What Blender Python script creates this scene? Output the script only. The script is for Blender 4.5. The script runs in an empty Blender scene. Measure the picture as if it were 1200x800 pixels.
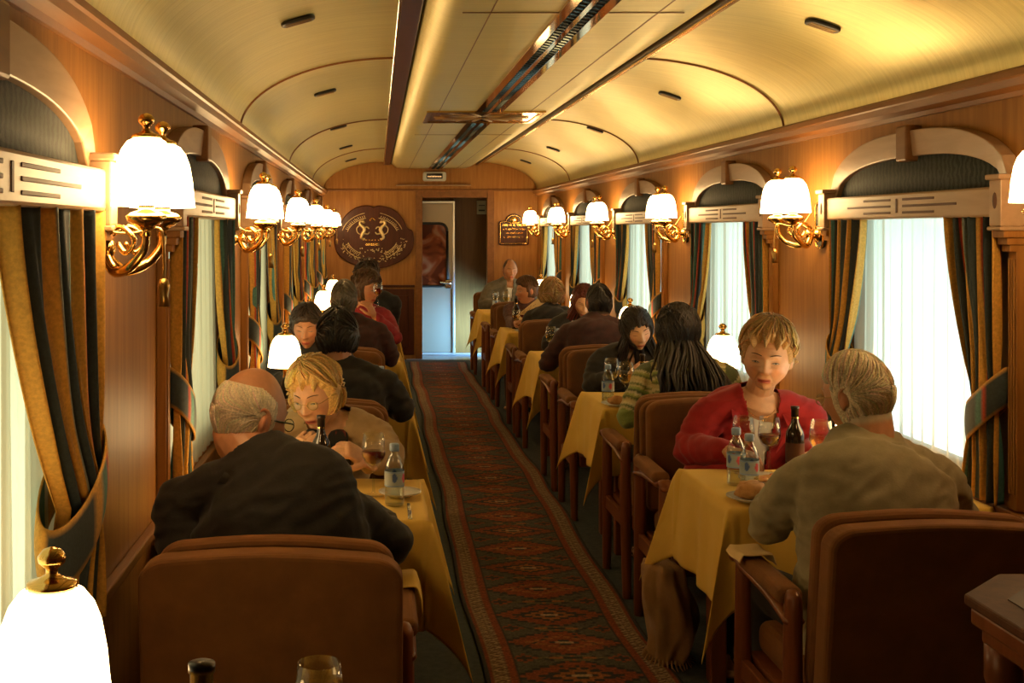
import bpy, bmesh, math, random
import numpy as np
from mathutils import Vector, Matrix, Euler, noise
PI = math.pi
SC = bpy.context.scene
COL = SC.collection
R = math.radians

# ------------------------------------------------------------------ camera, world, exposure
EYE = 1.62          # eye height above the carriage floor
F = 1400.0          # focal length in pixels of the 1200 x 800 frame
cd = bpy.data.cameras.new('camera'); cam = bpy.data.objects.new('camera', cd); COL.objects.link(cam)
cam.location = (0, 0, EYE); cam.rotation_euler = (R(90), 0, 0)
cd.sensor_width = 36.0; cd.lens = F / 1200 * 36.0
cd.shift_x = (600 - 442) / 1200.0; cd.shift_y = -(400 - 269) / 1200.0
cd.clip_start = 0.05; cd.clip_end = 100
SC.camera = cam
LAMP = 22.0          # radiance of the opal shades
SKY = 6.0           # overcast daylight outside
w = bpy.data.worlds.new('world'); SC.world = w; w.use_nodes = True
bg = w.node_tree.nodes['Background']; bg.inputs[0].default_value = (0.74, 0.93, 1.0, 1); bg.inputs[1].default_value = SKY
_t = w.node_tree.nodes.new('ShaderNodeTexCoord'); _s = w.node_tree.nodes.new('ShaderNodeSeparateXYZ'); _r = w.node_tree.nodes.new('ShaderNodeValToRGB')   # world tint: pale daylight right, warm cream added left to warm the sheers
w.node_tree.links.new(_t.outputs['Generated'], _s.inputs[0]); _m = w.node_tree.nodes.new('ShaderNodeMapRange'); _m.inputs[1].default_value = -1; _m.inputs[2].default_value = 1
w.node_tree.links.new(_s.outputs['X'], _m.inputs[0]); w.node_tree.links.new(_m.outputs[0], _r.inputs[0])
_r.color_ramp.elements[0].position = .35; _r.color_ramp.elements[0].color = (.75, .60, .34, 1); _r.color_ramp.elements[1].position = .65; _r.color_ramp.elements[1].color = (.86, .93, .86, 1)
_z = w.node_tree.nodes.new('ShaderNodeMapRange'); _z.inputs[1].default_value = .05; _z.inputs[2].default_value = -.16; _z.inputs[3].default_value = .14; _z.inputs[4].default_value = 1.0   # extra brightness added below the horizon so the sheers whiten lower down
w.node_tree.links.new(_s.outputs['Z'], _z.inputs[0]); _q = w.node_tree.nodes.new('ShaderNodeMath'); _q.operation = 'MULTIPLY'; _q.inputs[1].default_value = SKY
w.node_tree.links.new(_z.outputs[0], _q.inputs[0]); w.node_tree.links.new(_q.outputs[0], bg.inputs[1]); w.node_tree.links.new(_r.outputs[0], bg.inputs[0])
vs = SC.view_settings
SC.display_settings.display_device = 'sRGB'
vs.view_transform = 'Standard'; vs.look = 'None'; vs.gamma = 1; vs.use_curve_mapping = False
vs.exposure = 0.10
try:
    SC.cycles.use_denoising = True; SC.cycles.max_bounces = 10; SC.cycles.transparent_max_bounces = 24; SC.cycles.sample_clamp_indirect = 4.0
    SC.cycles.caustics_reflective = False; SC.cycles.caustics_refractive = False
except Exception: pass
def area_light(name, loc, rot, sx, sy, power, color):
    l = bpy.data.lights.new(name, 'AREA'); l.shape = 'RECTANGLE'; l.size = sx; l.size_y = sy; l.energy = power; l.color = color; l.spread = R(75)
    o = bpy.data.objects.new(name, l); COL.objects.link(o); o.location = loc; o.rotation_euler = rot; return o
# daylight falling into the vestibule through its open side door, behind the end wall
area_light('vestibule_daylight', (1.9, 15.22, 0.26), (0, R(90), R(-14)), 0.8, 0.3, 75, (0.22, 0.55, 1.0))

XL, XR = -0.68, 2.0       # wall faces
Y0, Y1 = -1.2, 14.93      # carriage ends
def W(px, py, Y):         # measured photo point at a known distance
    return Vector(((px - 442) * Y / F, Y, EYE - (py - 269) * Y / F))

# ------------------------------------------------------------------ mesh helpers
class MB:
    def __init__(s): s.v = []; s.f = []; s.c = []; s.col = (1, 1, 1)
    def add(s, verts, faces, col=None):
        b = len(s.v); s.v += [tuple(p) for p in verts]; s.f += [tuple(i + b for i in f) for f in faces]
        s.c += [col or s.col] * len(verts) if not isinstance(col, list) else col
    def box(s, x0, x1, y0, y1, z0, z1, M=None):
        vs_ = [Vector((x, y, z)) for x in (x0, x1) for y in (y0, y1) for z in (z0, z1)]
        if M is not None: vs_ = [M @ p for p in vs_]
        s.add(vs_, [(0, 1, 3, 2), (4, 6, 7, 5), (0, 4, 5, 1), (2, 3, 7, 6), (0, 2, 6, 4), (1, 5, 7, 3)])
        return s
    def grid(s, P, nu, nv, wrap=False, col=None, cap=False):   # P list row-major [v][u]
        fs = []
        for j in range(nv - 1):
            for i in range(nu if wrap else nu - 1):
                a = j * nu + i; b = j * nu + (i + 1) % nu
                fs.append((a, b, b + nu, a + nu))
        if cap:
            fs.append(tuple(reversed(range(nu)))); fs.append(tuple(range((nv - 1) * nu, nv * nu)))
        s.add(P, fs, col)
        return s
    def lathe(s, prof, c=(0, 0, 0), n=24, M=None, col=None, cap=True):
        P = []
        for r, z in prof:
            for k in range(n):
                a = 2 * PI * k / n; p = Vector((r * math.cos(a), r * math.sin(a), z))
                P.append((M @ p if M is not None else p) + Vector(c))
        return s.grid(P, n, len(prof), True, col, cap)
    def tube(s, pts, rad, n=10, up=None, caps=True, col=None, smooth=0):
        pts = [Vector(p) for p in pts]
        if not isinstance(rad, list): rad = [rad] * len(pts)
        rad = [r if isinstance(r, tuple) else (r, r) for r in rad]
        if smooth: pts, rad = catmull(pts, rad, smooth)
        up = Vector(up) if up is not None else None
        P = []; m = len(pts); prev = None
        rings = []
        for i, p in enumerate(pts):
            t = (pts[min(i + 1, m - 1)] - pts[max(i - 1, 0)]).normalized()
            if up is not None: side = t.cross(up)
            elif prev is not None: side = prev - t * prev.dot(t)
            else: side = t.cross(Vector((0, 0, 1)) if abs(t.z) < .9 else Vector((1, 0, 0)))
            if side.length < 1e-6: side = t.orthogonal()
            side.normalize(); prev = side; b = side.cross(t).normalized()
            rings.append((p, rad[i], side, b, t))
        seq = []
        if caps:
            p, r, sd, b, t = rings[0]; q = min(r)
            for f in (1.45, 1.2, .75): seq.append((p - t * q * math.sin(min(f, 1.5)), (r[0] * math.cos(f), r[1] * math.cos(f)), sd, b))
        for p, r, sd, b, t in rings: seq.append((p, r, sd, b))
        if caps:
            p, r, sd, b, t = rings[-1]; q = min(r)
            for f in (.75, 1.2, 1.45): seq.append((p + t * q * math.sin(f), (r[0] * math.cos(f), r[1] * math.cos(f)), sd, b))
        for p, r, sd, b in seq:
            for k in range(n):
                a = 2 * PI * k / n
                P.append(p + sd * (r[0] * math.cos(a)) + b * (r[1] * math.sin(a)))
        return s.grid(P, n, len(seq), True, col, True)
    def prism(s, poly, M, d):    # poly in local xy, extruded along local z by d
        n = len(poly)
        vs_ = [M @ Vector((x, y, 0)) for x, y in poly] + [M @ Vector((x, y, d)) for x, y in poly]
        s.add(vs_, [tuple(reversed(range(n))), tuple(range(n, 2 * n))] + [(i, (i + 1) % n, (i + 1) % n + n, i + n) for i in range(n)])
        return s
    def ball(s, c, r, n=12, col=None):
        r = r if isinstance(r, tuple) else (r, r, r); P = []
        for j in range(n // 2 + 1):
            e = PI * (j / (n // 2)) * .98 + .01 * PI
            for k in range(n):
                a = 2 * PI * k / n
                P.append((c[0] + r[0] * math.sin(e) * math.cos(a), c[1] + r[1] * math.sin(e) * math.sin(a), c[2] - r[2] * math.cos(e)))
        return s.grid(P, n, n // 2 + 1, True, col, True)
def catmull(pts, rad, k):
    P = []; Q = []; n = len(pts)
    for i in range(n - 1):
        p0, p1, p2, p3 = pts[max(i - 1, 0)], pts[i], pts[i + 1], pts[min(i + 2, n - 1)]
        for j in range(k):
            t = j / k
            P.append(.5 * ((2 * p1) + (p2 - p0) * t + (2 * p0 - 5 * p1 + 4 * p2 - p3) * t * t + (3 * p1 - p0 - 3 * p2 + p3) * t ** 3))
            Q.append(tuple(a + (b - a) * t for a, b in zip(rad[i], rad[i + 1])))
    P.append(pts[-1]); Q.append(rad[-1])
    return P, Q
def newmesh(name, mb, smooth=True, color=False):
    me = bpy.data.meshes.new(name)
    me.from_pydata([tuple(v) for v in mb.v], [], mb.f); me.validate(); me.update()
    bm = bmesh.new(); bm.from_mesh(me); bmesh.ops.recalc_face_normals(bm, faces=bm.faces); bm.to_mesh(me); bm.free()
    if smooth: me.polygons.foreach_set('use_smooth', [True] * len(me.polygons))
    if color and len(mb.c) == len(me.vertices):
        setcol(me, np.array([c[:3] for c in mb.c]))
    return me
def setcol(me, arr):
    ca = me.color_attributes.new('Col', 'FLOAT_COLOR', 'POINT')
    a = np.ones((len(me.vertices), 4), dtype=np.float32); a[:, :3] = arr; ca.data.foreach_set('color', a.ravel())
def obj(name, mb, mat, parent=None, smooth=True, bevel=0, color=False, seg=2, solid=0, subsurf=0, auto=True):
    me = mb if isinstance(mb, bpy.types.Mesh) else newmesh(name, mb, smooth, color)
    o = bpy.data.objects.new(name, me); COL.objects.link(o)
    if mat: me.materials.append(mat)
    if parent: o.parent = parent
    if solid:
        m = o.modifiers.new('s', 'SOLIDIFY'); m.thickness = solid; m.offset = 0
    if bevel:
        m = o.modifiers.new('b', 'BEVEL'); m.width = bevel; m.segments = seg; m.limit_method = 'ANGLE'; m.angle_limit = R(35)
        m.harden_normals = False
    if subsurf:
        m = o.modifiers.new('u', 'SUBSURF'); m.levels = subsurf; m.render_levels = subsurf
    return o
def flat(name, mb, mat, parent=None, bevel=0, seg=2): return obj(name, mb, mat, parent, smooth=False, bevel=bevel, seg=seg)
def tag(o, label=None, cat=None, group=None, kind=None):
    if label: o['label'] = label
    if cat: o['category'] = cat
    if group: o['group'] = group
    if kind: o['kind'] = kind
    return o
def thing(name, label, cat, loc=(0, 0, 0), rz=0, group=None, kind=None):
    o = bpy.data.objects.new(name, None); COL.objects.link(o); o.location = loc; o.rotation_euler = (0, 0, rz)
    o.empty_display_size = .1
    return tag(o, label, cat, group, kind)
def struct(o): o['kind'] = 'structure'; return o
def children(o): return list(o.children)
def dup(o, loc=None, rz=None, label=None, group=None, parent=None):
    c = o.copy(); COL.objects.link(c)
    if parent: c.parent = parent
    for ch in children(o): dup(ch, parent=c)
    if loc is not None: c.location = loc
    if rz is not None: c.rotation_euler = (0, 0, rz)
    if label: c['label'] = label
    if group: c['group'] = group
    return c

# ------------------------------------------------------------------ materials
def mat(name, col=(.5, .5, .5), rough=.5, metal=0, **k):
    m = bpy.data.materials.new(name); m.use_nodes = True
    b = m.node_tree.nodes['Principled BSDF']
    b.inputs['Base Color'].default_value = (*col, 1); b.inputs['Roughness'].default_value = rough; b.inputs['Metallic'].default_value = metal
    for key, v in k.items():
        b.inputs[key.replace('_', ' ')].default_value = v
    return m
def N(m, t): return m.node_tree.nodes.new(t)
def L(m, a, b): m.node_tree.links.new(a, b)
def bsdf(m): return m.node_tree.nodes['Principled BSDF']
def ramp(m, fac, stops):
    r = N(m, 'ShaderNodeValToRGB'); e = r.color_ramp.elements
    while len(e) < len(stops): e.new(.5)
    for i, (p, c) in enumerate(stops): e[i].position = p; e[i].color = (*c, 1)
    L(m, fac, r.inputs[0]); return r.outputs[0]
def coords(m, scale, rot=(0, 0, 0)):
    t = N(m, 'ShaderNodeTexCoord'); mp = N(m, 'ShaderNodeMapping'); mp.inputs['Scale'].default_value = scale; mp.inputs['Rotation'].default_value = rot
    L(m, t.outputs['Object'], mp.inputs[0]); return mp.outputs[0]
def tex_noise(m, vec, scale, detail=4, rough=.55, dist=0):
    n = N(m, 'ShaderNodeTexNoise'); n.inputs['Scale'].default_value = scale; n.inputs['Detail'].default_value = detail
    n.inputs['Roughness'].default_value = rough; n.inputs['Distortion'].default_value = dist; L(m, vec, n.inputs['Vector']); return n.outputs['Fac']
def bump(m, h, strength, dist=.01):
    b = N(m, 'ShaderNodeBump'); b.inputs['Strength'].default_value = strength; b.inputs['Distance'].default_value = dist
    L(m, h, b.inputs['Height']); L(m, b.outputs[0], bsdf(m).inputs['Normal'])
def wood(name, a, b, scale=(30, 30, 2.2), rough=.42, coat=.10):
    m = mat(name, a, rough, 0, Coat_Weight=coat, Coat_Roughness=.25, Specular_IOR_Level=.28)
    v = coords(m, scale); n = tex_noise(m, v, 1.0, 6, .6, .6)
    c = ramp(m, n, [(.3, a), (.7, b)]); L(m, c, bsdf(m).inputs['Base Color']); bump(m, n, .03, .003)
    return m
def cloth(name, a, b=None, scale=60, rough=.9, sheen=0.0, bumps=.2, tint=(1, 1, 1)):
    m = mat(name, a, rough, 0, Sheen_Weight=sheen, Sheen_Roughness=.4)
    bsdf(m).inputs['Sheen Tint'].default_value = (*tint, 1)
    v = coords(m, (1, 1, 1)); n = tex_noise(m, v, scale, 5, .6)
    if b: L(m, ramp(m, n, [(.35, a), (.65, b)]), bsdf(m).inputs['Base Color'])
    n2 = tex_noise(m, v, scale * 6, 3, .6); bump(m, n2, bumps, .003)
    return m
def colmat(name, rough=.7, mott=.25, scale=120, sheen=0, **k):   # colour comes from the mesh's own dye pattern
    m = mat(name, (.5, .5, .5), rough, 0, Sheen_Weight=sheen, **k)
    at = N(m, 'ShaderNodeAttribute'); at.attribute_name = 'Col'
    v = coords(m, (1, 1, 1)); n = tex_noise(m, v, scale, 4, .6)
    c = ramp(m, n, [(.35, (1 - mott,) * 3), (.65, (1 + mott,) * 3)])
    mx = N(m, 'ShaderNodeMix'); mx.data_type = 'RGBA'; mx.blend_type = 'MULTIPLY'; mx.inputs[0].default_value = 1
    L(m, at.outputs['Color'], mx.inputs[6]); L(m, c, mx.inputs[7]); L(m, mx.outputs[2], bsdf(m).inputs['Base Color'])
    bump(m, n, .15, .003)
    return m
M = {}
M['veneer'] = wood('honey_veneer', (.24, .094, .016), (.37, .16, .032), rough=.5, coat=0)
M['veneer_end'] = wood('end_wall_veneer', (.30, .12, .022), (.44, .20, .045))
M['trimwood'] = wood('trim_wood', (.20, .078, .020), (.28, .115, .032), scale=(20, 3, 20))
M['palewood'] = wood('valance_wood', (.36, .22, .12), (.45, .285, .165), scale=(25, 3, 25), rough=.42, coat=.1)
M['darkwood'] = wood('dark_mahogany', (.050, .012, .005), (.09, .022, .009), rough=.36, coat=.05)
M['chairwood'] = wood('chair_wood', (.16, .045, .014), (.25, .08, .026), rough=.35)
M['groove'] = mat('groove', (.10, .035, .015), .6)
def gold_ceiling():
    m = mat('gold_ceiling', (.62, .50, .20), .40, .55)
    v = coords(m, (1, 1, 1)); n = tex_noise(m, coords(m, (3, 60, 3)), 1.0, 5, .6)
    n2 = tex_noise(m, v, 1.3, 3, .5)
    L(m, ramp(m, n, [(.3, (.66, .57, .22)), (.7, (.80, .70, .29))]), bsdf(m).inputs['Base Color'])
    r = N(m, 'ShaderNodeMapRange'); r.inputs[3].default_value = .32; r.inputs[4].default_value = .47; L(m, n2, r.inputs[0]); L(m, r.outputs[0], bsdf(m).inputs['Roughness'])
    ad = N(m, 'ShaderNodeMath'); ad.operation = 'ADD'; L(m, n, ad.inputs[0]); L(m, n2, ad.inputs[1])
    bump(m, ad.outputs[0], .12, .01)
    return m
M['ceil'] = gold_ceiling()
M['brass'] = mat('polished_brass', (.80, .50, .16), .16, 1)
M['brassdark'] = mat('aged_brass', (.42, .27, .09), .3, 1)
M['gilt'] = mat('gilt', (.85, .68, .36), .42, .9)
M['chrome'] = mat('chrome', (.75, .74, .72), .15, 1)
M['mirrorbrass'] = mat('mirror_brass', (.62, .36, .16), .06, 1)
M['black'] = mat('black_plastic', (.012, .011, .010), .4)
M['blackmetal'] = mat('dark_sconce_plate', (.03, .05, .045), .2, .6)
M['velvet'] = cloth('orange_velvet', (.155, .056, .008), (.21, .078, .012), 9, .85, .15, .2, (1, .5, .2))
M['linen'] = cloth('yellow_tablecloth', (.82, .52, .085), (.88, .58, .11), 5, .8, .05, .25)
M['napkin'] = cloth('napkin_cloth', (.78, .56, .24), (.82, .6, .28), 5, .8, .05, .2)
M['carpet'] = cloth('grey_carpet', (.042, .056, .060), (.07, .085, .088), 35, .95, 0, .5)
M['rug'] = colmat('rug_wool', .95, .35, 90)
M['drape'] = colmat('drape_cotton', .8, .16, 110)
M['sheer'] = None
def sheer():
    m = bpy.data.materials.new('sheer_curtain'); m.use_nodes = True; nt = m.node_tree; nt.nodes.clear()
    o = N(m, 'ShaderNodeOutputMaterial'); d = N(m, 'ShaderNodeBsdfDiffuse'); t = N(m, 'ShaderNodeBsdfTranslucent')
    d.inputs[0].default_value = (.80, .74, .60, 1); t.inputs[0].default_value = (.70, .66, .52, 1)
    x = N(m, 'ShaderNodeMixShader'); x.inputs[0].default_value = .5; L(m, d.outputs[0], x.inputs[1]); L(m, t.outputs[0], x.inputs[2])
    tr = N(m, 'ShaderNodeBsdfTransparent'); y = N(m, 'ShaderNodeMixShader'); y.inputs[0].default_value = .30
    L(m, x.outputs[0], y.inputs[1]); L(m, tr.outputs[0], y.inputs[2]); L(m, y.outputs[0], o.inputs[0]); return m
M['sheer'] = sheer()
def opal():
    m = bpy.data.materials.new('lit_opal_glass'); m.use_nodes = True
    b = bsdf(m); b.inputs['Base Color'].default_value = (.9, .85, .75, 1); b.inputs['Roughness'].default_value = .25
    b.inputs['Emission Color'].default_value = (1.0, .66, .29, 1); b.inputs['Emission Strength'].default_value = LAMP
    return m
M['opal'] = opal()
M['opal_table'] = opal(); bsdf(M['opal_table']).inputs['Emission Strength'].default_value = LAMP * .5
def glassmat(name, col=(1, 1, 1), ior=1.45, rough=0.0):
    m = mat(name, col, rough, 0, IOR=ior, Transmission_Weight=1.0); return m
def thinglass(name, tint, rough=.02, base=.05):
    m = bpy.data.materials.new(name); m.use_nodes = True; nt = m.node_tree; nt.nodes.clear()
    o = N(m, 'ShaderNodeOutputMaterial'); g = N(m, 'ShaderNodeBsdfGlossy'); g.inputs['Roughness'].default_value = rough
    tr = N(m, 'ShaderNodeBsdfTransparent'); tr.inputs[0].default_value = (*tint, 1)
    lw = N(m, 'ShaderNodeLayerWeight'); lw.inputs[0].default_value = .25; mr = N(m, 'ShaderNodeMapRange'); mr.inputs[3].default_value = base; mr.inputs[4].default_value = .75; L(m, lw.outputs['Facing'], mr.inputs[0])
    pw = N(m, 'ShaderNodeMath'); pw.operation = 'POWER'; pw.inputs[1].default_value = 1.6; L(m, mr.outputs[0], pw.inputs[0])
    x = N(m, 'ShaderNodeMixShader'); L(m, pw.outputs[0], x.inputs[0]); L(m, tr.outputs[0], x.inputs[1]); L(m, g.outputs[0], x.inputs[2]); L(m, x.outputs[0], o.inputs[0]); return m
M['glass'] = thinglass('clear_glass', (.96, .96, .94), .02, .10)
M['pane'] = None
def panemat():
    m = bpy.data.materials.new('window_pane'); m.use_nodes = True; nt = m.node_tree; nt.nodes.clear()
    o = N(m, 'ShaderNodeOutputMaterial'); g = N(m, 'ShaderNodeBsdfGlossy'); g.inputs['Roughness'].default_value = .02
    tr = N(m, 'ShaderNodeBsdfTransparent'); tr.inputs[0].default_value = (.85, .97, 1, 1)
    x = N(m, 'ShaderNodeMixShader'); x.inputs[0].default_value = .06; L(m, tr.outputs[0], x.inputs[1]); L(m, g.outputs[0], x.inputs[2]); L(m, x.outputs[0], o.inputs[0]); return m
M['pane'] = panemat()
M['redwine'] = mat('red_wine', (.13, .006, .008), .05, 0)
M['whitewine'] = thinglass('white_wine', (.93, .80, .50))
M['water'] = thinglass('water', (.93, .95, .90))
M['petplastic'] = thinglass('bottle_plastic', (.94, .96, .96), .06, .12)
M['darkbottle'] = mat('dark_bottle_glass', (.018, .010, .005), .07, 0)
M['bluecap'] = mat('blue_cap', (.30, .42, .62), .4)
M['china'] = mat('white_china', (.78, .74, .66), .2)
M['crust'] = cloth('bread_crust', (.42, .19, .055), (.60, .33, .11), 40, .7, 0, .4)
M['label'] = colmat('printed_label', .5, .05, 50)
M['skin'] = colmat('skin', .48, .05, 60, Subsurface_Weight=.12, Subsurface_Scale=.01)
bsdf(M['skin']).inputs['Subsurface Radius'].default_value = (1, .35, .2)
M['hair'] = colmat('hair', .55, .25, 220)
M['eyewhite'] = mat('eye_white', (.42, .36, .30), .3)
M['iris'] = mat('iris', (.03, .03, .03), .35)
M['lash'] = mat('lashes', (.05, .025, .015), .7)
M['shirt'] = cloth('white_cotton', (.80, .77, .72), None, 30, .8, 0, .15)
def fabric(key, a, b=None, sheen=.1, scale=25): M[key] = cloth(key, a, b or a, scale, .85, sheen, .2); return M[key]
# ================================================================== THE ROOM
WIN_L = [1.98, 4.43, 6.70, 8.97, 11.24, 13.45]
WIN_R = [4.43, 6.70, 8.97, 11.24, 13.45]
SILL, HEAD, HW = 0.76, 1.72, 0.56
ZC = 2.11                                       # foot of the vault
struct(flat('floor', MB().box(XL - .12, XR + .12, Y0, 17.2, -.05, 0), M['carpet']))
def wall(name, side, wins):
    m = MB(); x0, x1 = (XL - .12, XL) if side < 0 else (XR, XR + .12)
    m.box(x0, x1, Y0, 17.2, 0, SILL); m.box(x0, x1, Y0, 17.2, HEAD, 2.6)
    y = Y0
    for c in wins: m.box(x0, x1, y, c - HW, SILL, HEAD); y = c + HW
    m.box(x0, x1, y, 17.2, SILL, HEAD)
    return struct(flat(name, m, M['veneer']))
wall('wall_left', -1, WIN_L); wall('wall_right', 1, WIN_R)
struct(flat('wall_back', MB().box(XL - .1, XR + .1, Y0 - .1, Y0, 0, 2.6), M['veneer']))
# ---- vaulted ceiling
A, B, ZT = .78, .36, 2.47
CLX, CRX = XL + A, XR - A
def vault_pts(y, dz=0):
    P = []
    for k in range(25):
        a = PI - (PI / 2) * k / 24; P.append((CLX + (A + dz) * math.cos(a), y, ZC + (B + dz) * math.sin(a)))
    for k in range(25):
        a = PI / 2 - (PI / 2) * k / 24; P.append((CRX + (A + dz) * math.cos(a), y, ZC + (B + dz) * math.sin(a)))
    return P
P = []; ys = [Y0 + (Y1 - Y0) * j / 40 for j in range(41)]
for y in ys: P += vault_pts(y)
ceil = struct(obj('ceiling', MB().grid(P, 50, 41), M['ceil'], solid=.012))
prof = [(CLX + .07, ZT), (CLX + .085, 2.445), (.215, 2.42), (.25, 2.395), (.30, 2.388), (.42, 2.388), (.70, 2.388), (1.05, 2.388), (1.10, 2.39), (1.16, 2.41), (1.21, 2.44), (1.23, ZT)]
P = []
for y in ys: P += [(x, y, z) for x, z in prof]
struct(obj('ceiling_duct', MB().grid(P, len(prof), 41), M['ceil'], solid=.008))
m = MB()
for x in (.40, .99): m.box(x - .002, x + .002, Y0, Y1, 2.382, 2.386)
for y in (4.2, 9.6): m.box(.30, 1.08, y - .002, y + .002, 2.3805, 2.3835)
struct(flat('ceiling_seam', m, M['trimwood']))
r = struct(flat('trim_1', MB().box(CLX - .02, CLX + .065, Y0, Y1, 2.425, 2.465), M['darkwood'], bevel=.006))
flat('chrome_strip', MB().box(CLX - .025, CLX - .012, Y0, Y1, 2.418, 2.436), M['chrome'], r, bevel=.003)
r = struct(flat('trim_2', MB().box(1.235, 1.275, Y0, Y1, 2.425, 2.468), M['darkwood'], bevel=.006))
flat('brass_strip', MB().box(1.243, 1.262, Y0, Y1, 2.416, 2.428), M['brass'], r, bevel=.003)
nt_ = 3
for i, y in enumerate((2.62, 5.85, 9.1, 12.35)):      # ribs of the vault
    for side in (-1, 1):
        q = vault_pts(y, -.004); q = q[:25] if side < 0 else q[25:]
        struct(obj('trim_%d' % nt_, MB().tube(q, (.011, .006), 6, up=(0, 1, 0)), M['trimwood'])); nt_ += 1
# ---- cornice along both walls
for side, x in ((-1, XL), (1, XR)):
    s = -side
    pr = [(0, 2.035), (.012, 2.035), (.018, 2.05), (.045, 2.062), (.05, 2.085), (.058, 2.09), (.058, 2.108), (.045, 2.118), (0, 2.13)]
    P = []
    for y in (Y0, Y1): P += [(x + s * a, y, z) for a, z in pr]
    struct(obj('cornice_left' if side < 0 else 'cornice_right', MB().grid(P, len(pr), 2), M['trimwood'], smooth=False)); 
    struct(flat('baseboard_left' if side < 0 else 'baseboard_right', MB().box(min(x, x + s * .02), max(x, x + s * .02), Y0, Y1, 0, .12), M['darkwood'], bevel=.004))
    struct(flat('trim_%d' % nt_, MB().box(min(x, x + s * .03), max(x, x + s * .03), Y0, Y1, .715, .745), M['trimwood'], bevel=.006)); nt_ += 1
# ---- end wall with door opening, arched head
DX0, DX1, DZ = .565, 1.375, 2.02
m = MB(); m.box(XL, DX0, Y1, Y1 + .1, 0, ZC); m.box(DX1, XR, Y1, Y1 + .1, 0, ZC); m.box(DX0, DX1, Y1, Y1 + .1, DZ, ZC)
m.box(XL, XR, Y1, Y1 + .1, ZC, 2.6)
end = struct(flat('wall_end', m, M['veneer_end']))
struct(flat('trim_%d' % nt_, MB().box(XL, XR, Y1 - .02, Y1, 2.10, 2.125), M['trimwood'], bevel=.006)); nt_ += 1
m = MB()
m.box(DX0 - .085, DX0, Y1 - .018, Y1, 0, DZ + .09).box(DX1, DX1 + .085, Y1 - .018, Y1, 0, DZ + .09).box(DX0, DX1, Y1 - .018, Y1, DZ, DZ + .09)
struct(flat('door_casing', m, M['trimwood'], bevel=.005))
# dado panel left of the door
m = MB(); m.box(-.12, .47, Y1 - .022, Y1, .90, .93)
struct(flat('trim_%d' % nt_, m, M['darkwood'], bevel=.005)); nt_ += 1
struct(flat('wall_panel', MB().box(-.05, .46, Y1 - .016, Y1, .06, .88).box(.02, .39, Y1 - .026, Y1 - .01, .14, .80), M['darkwood'], bevel=.006))
# narrow lit ledge above the door
struct(flat('trim_%d' % nt_, MB().box(.235, 1.17, Y1 - .05, Y1, 2.165, 2.18), M['palewood'], bevel=.004)); nt_ += 1
# ---- vestibule beyond
m = MB(); m.box(.2, 2.0, 16.0, 16.06, 0, 2.3); m.box(.2, .30, 15.04, 16.0, 0, 2.3)
struct(flat('wall_vestibule', m, M['veneer_end']))
struct(flat('ceiling_vestibule', MB().box(XL, XR, Y1 + .1, 17, 2.15, 2.2), M['darkwood']))
struct(flat('floor_vestibule', MB().box(DX0 - .2, DX1 + .25, Y1 - .12, 16, 0, .008), mat('steel_tread', (.35, .37, .38), .35, .8)))
grey = mat('grey_door_laminate', (.36, .30, .22), .30, .45)
d = struct(flat('door_1', MB().box(.52, .975, 15.45, 15.49, .03, 1.96), grey, bevel=.004))
flat('door_edge', MB().box(.975, 1.005, 15.44, 15.50, .03, 1.99).box(.52, .975, 15.445, 15.495, 1.96, 1.99), mat('bright_aluminium', (.8, .8, .78), .3, .85), d, bevel=.004)
def rrect(x0, x1, z0, z1, r, n=6):
    P = []
    for cx, cz, a0 in ((x1 - r, z1 - r, 0), (x0 + r, z1 - r, 90), (x0 + r, z0 + r, 180), (x1 - r, z0 + r, 270)):
        for k in range(n + 1):
            a = R(a0 + 90 * k / n); P.append((cx + r * math.cos(a), cz + r * math.sin(a)))
    return P
gl = mat('painted_scene_glass', (.30, .06, .012), .12)  # red-orange scene seen in the glass is put into its colour
vv = coords(gl, (1, 1, 1)); n_ = tex_noise(gl, vv, 4.2, 2, .5, 1.0); L(gl, ramp(gl, n_, [(.42, (.10, .016, .005)), (.55, (.26, .05, .012)), (.70, (.36, .16, .07))]), bsdf(gl).inputs['Base Color'])
MZ = Matrix(((1, 0, 0, 0), (0, 0, 1, 15.435), (0, 1, 0, 0), (0, 0, 0, 1)))
flat('door_glass', MB().prism(rrect(.46, .905, .89, 1.70, .10), MZ, .012), gl, d)
pts = [(x, 15.44, z) for x, z in rrect(.46, .905, .89, 1.70, .10)]; pts.append(pts[0])
obj('rubber_gasket', MB().tube(pts, .018, 8, caps=False), M['black'], d)
flat('lock_plate', MB().box(.875, .97, 15.41, 15.45, .86, .97), M['chrome'], d, bevel=.01)
obj('door_handle', MB().tube([(.94, 15.41, .93), (.94, 15.37, .93), (.82, 15.36, .945)], .014, 8, smooth=4), M['chrome'], d)
struct(flat('panel_corridor', MB().box(1.005, 1.99, 15.62, 15.66, .008, 2.15), wood('corridor_veneer', (.14, .055, .012), (.20, .085, .02))))
struct(flat('step_bright', MB().box(.50, 1.42, 15.25, 15.40, .008, .03), mat('worn_steel', (.6, .62, .65), .4, .6)))
t = thing('wall_box', 'small beige box fixed high on the corridor wall beyond the doorway', 'wall box', (1.36, 15.59, 1.91))
flat('housing', MB().box(-.06, .06, -.05, .028, -.09, .09), mat('beige_plastic', (.42, .36, .22), .5), t, bevel=.008)
flat('slot', MB().box(-.04, .04, -.056, -.048, -.05, -.03).box(-.04, .04, -.056, -.048, .02, .03), M['black'], t)
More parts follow.
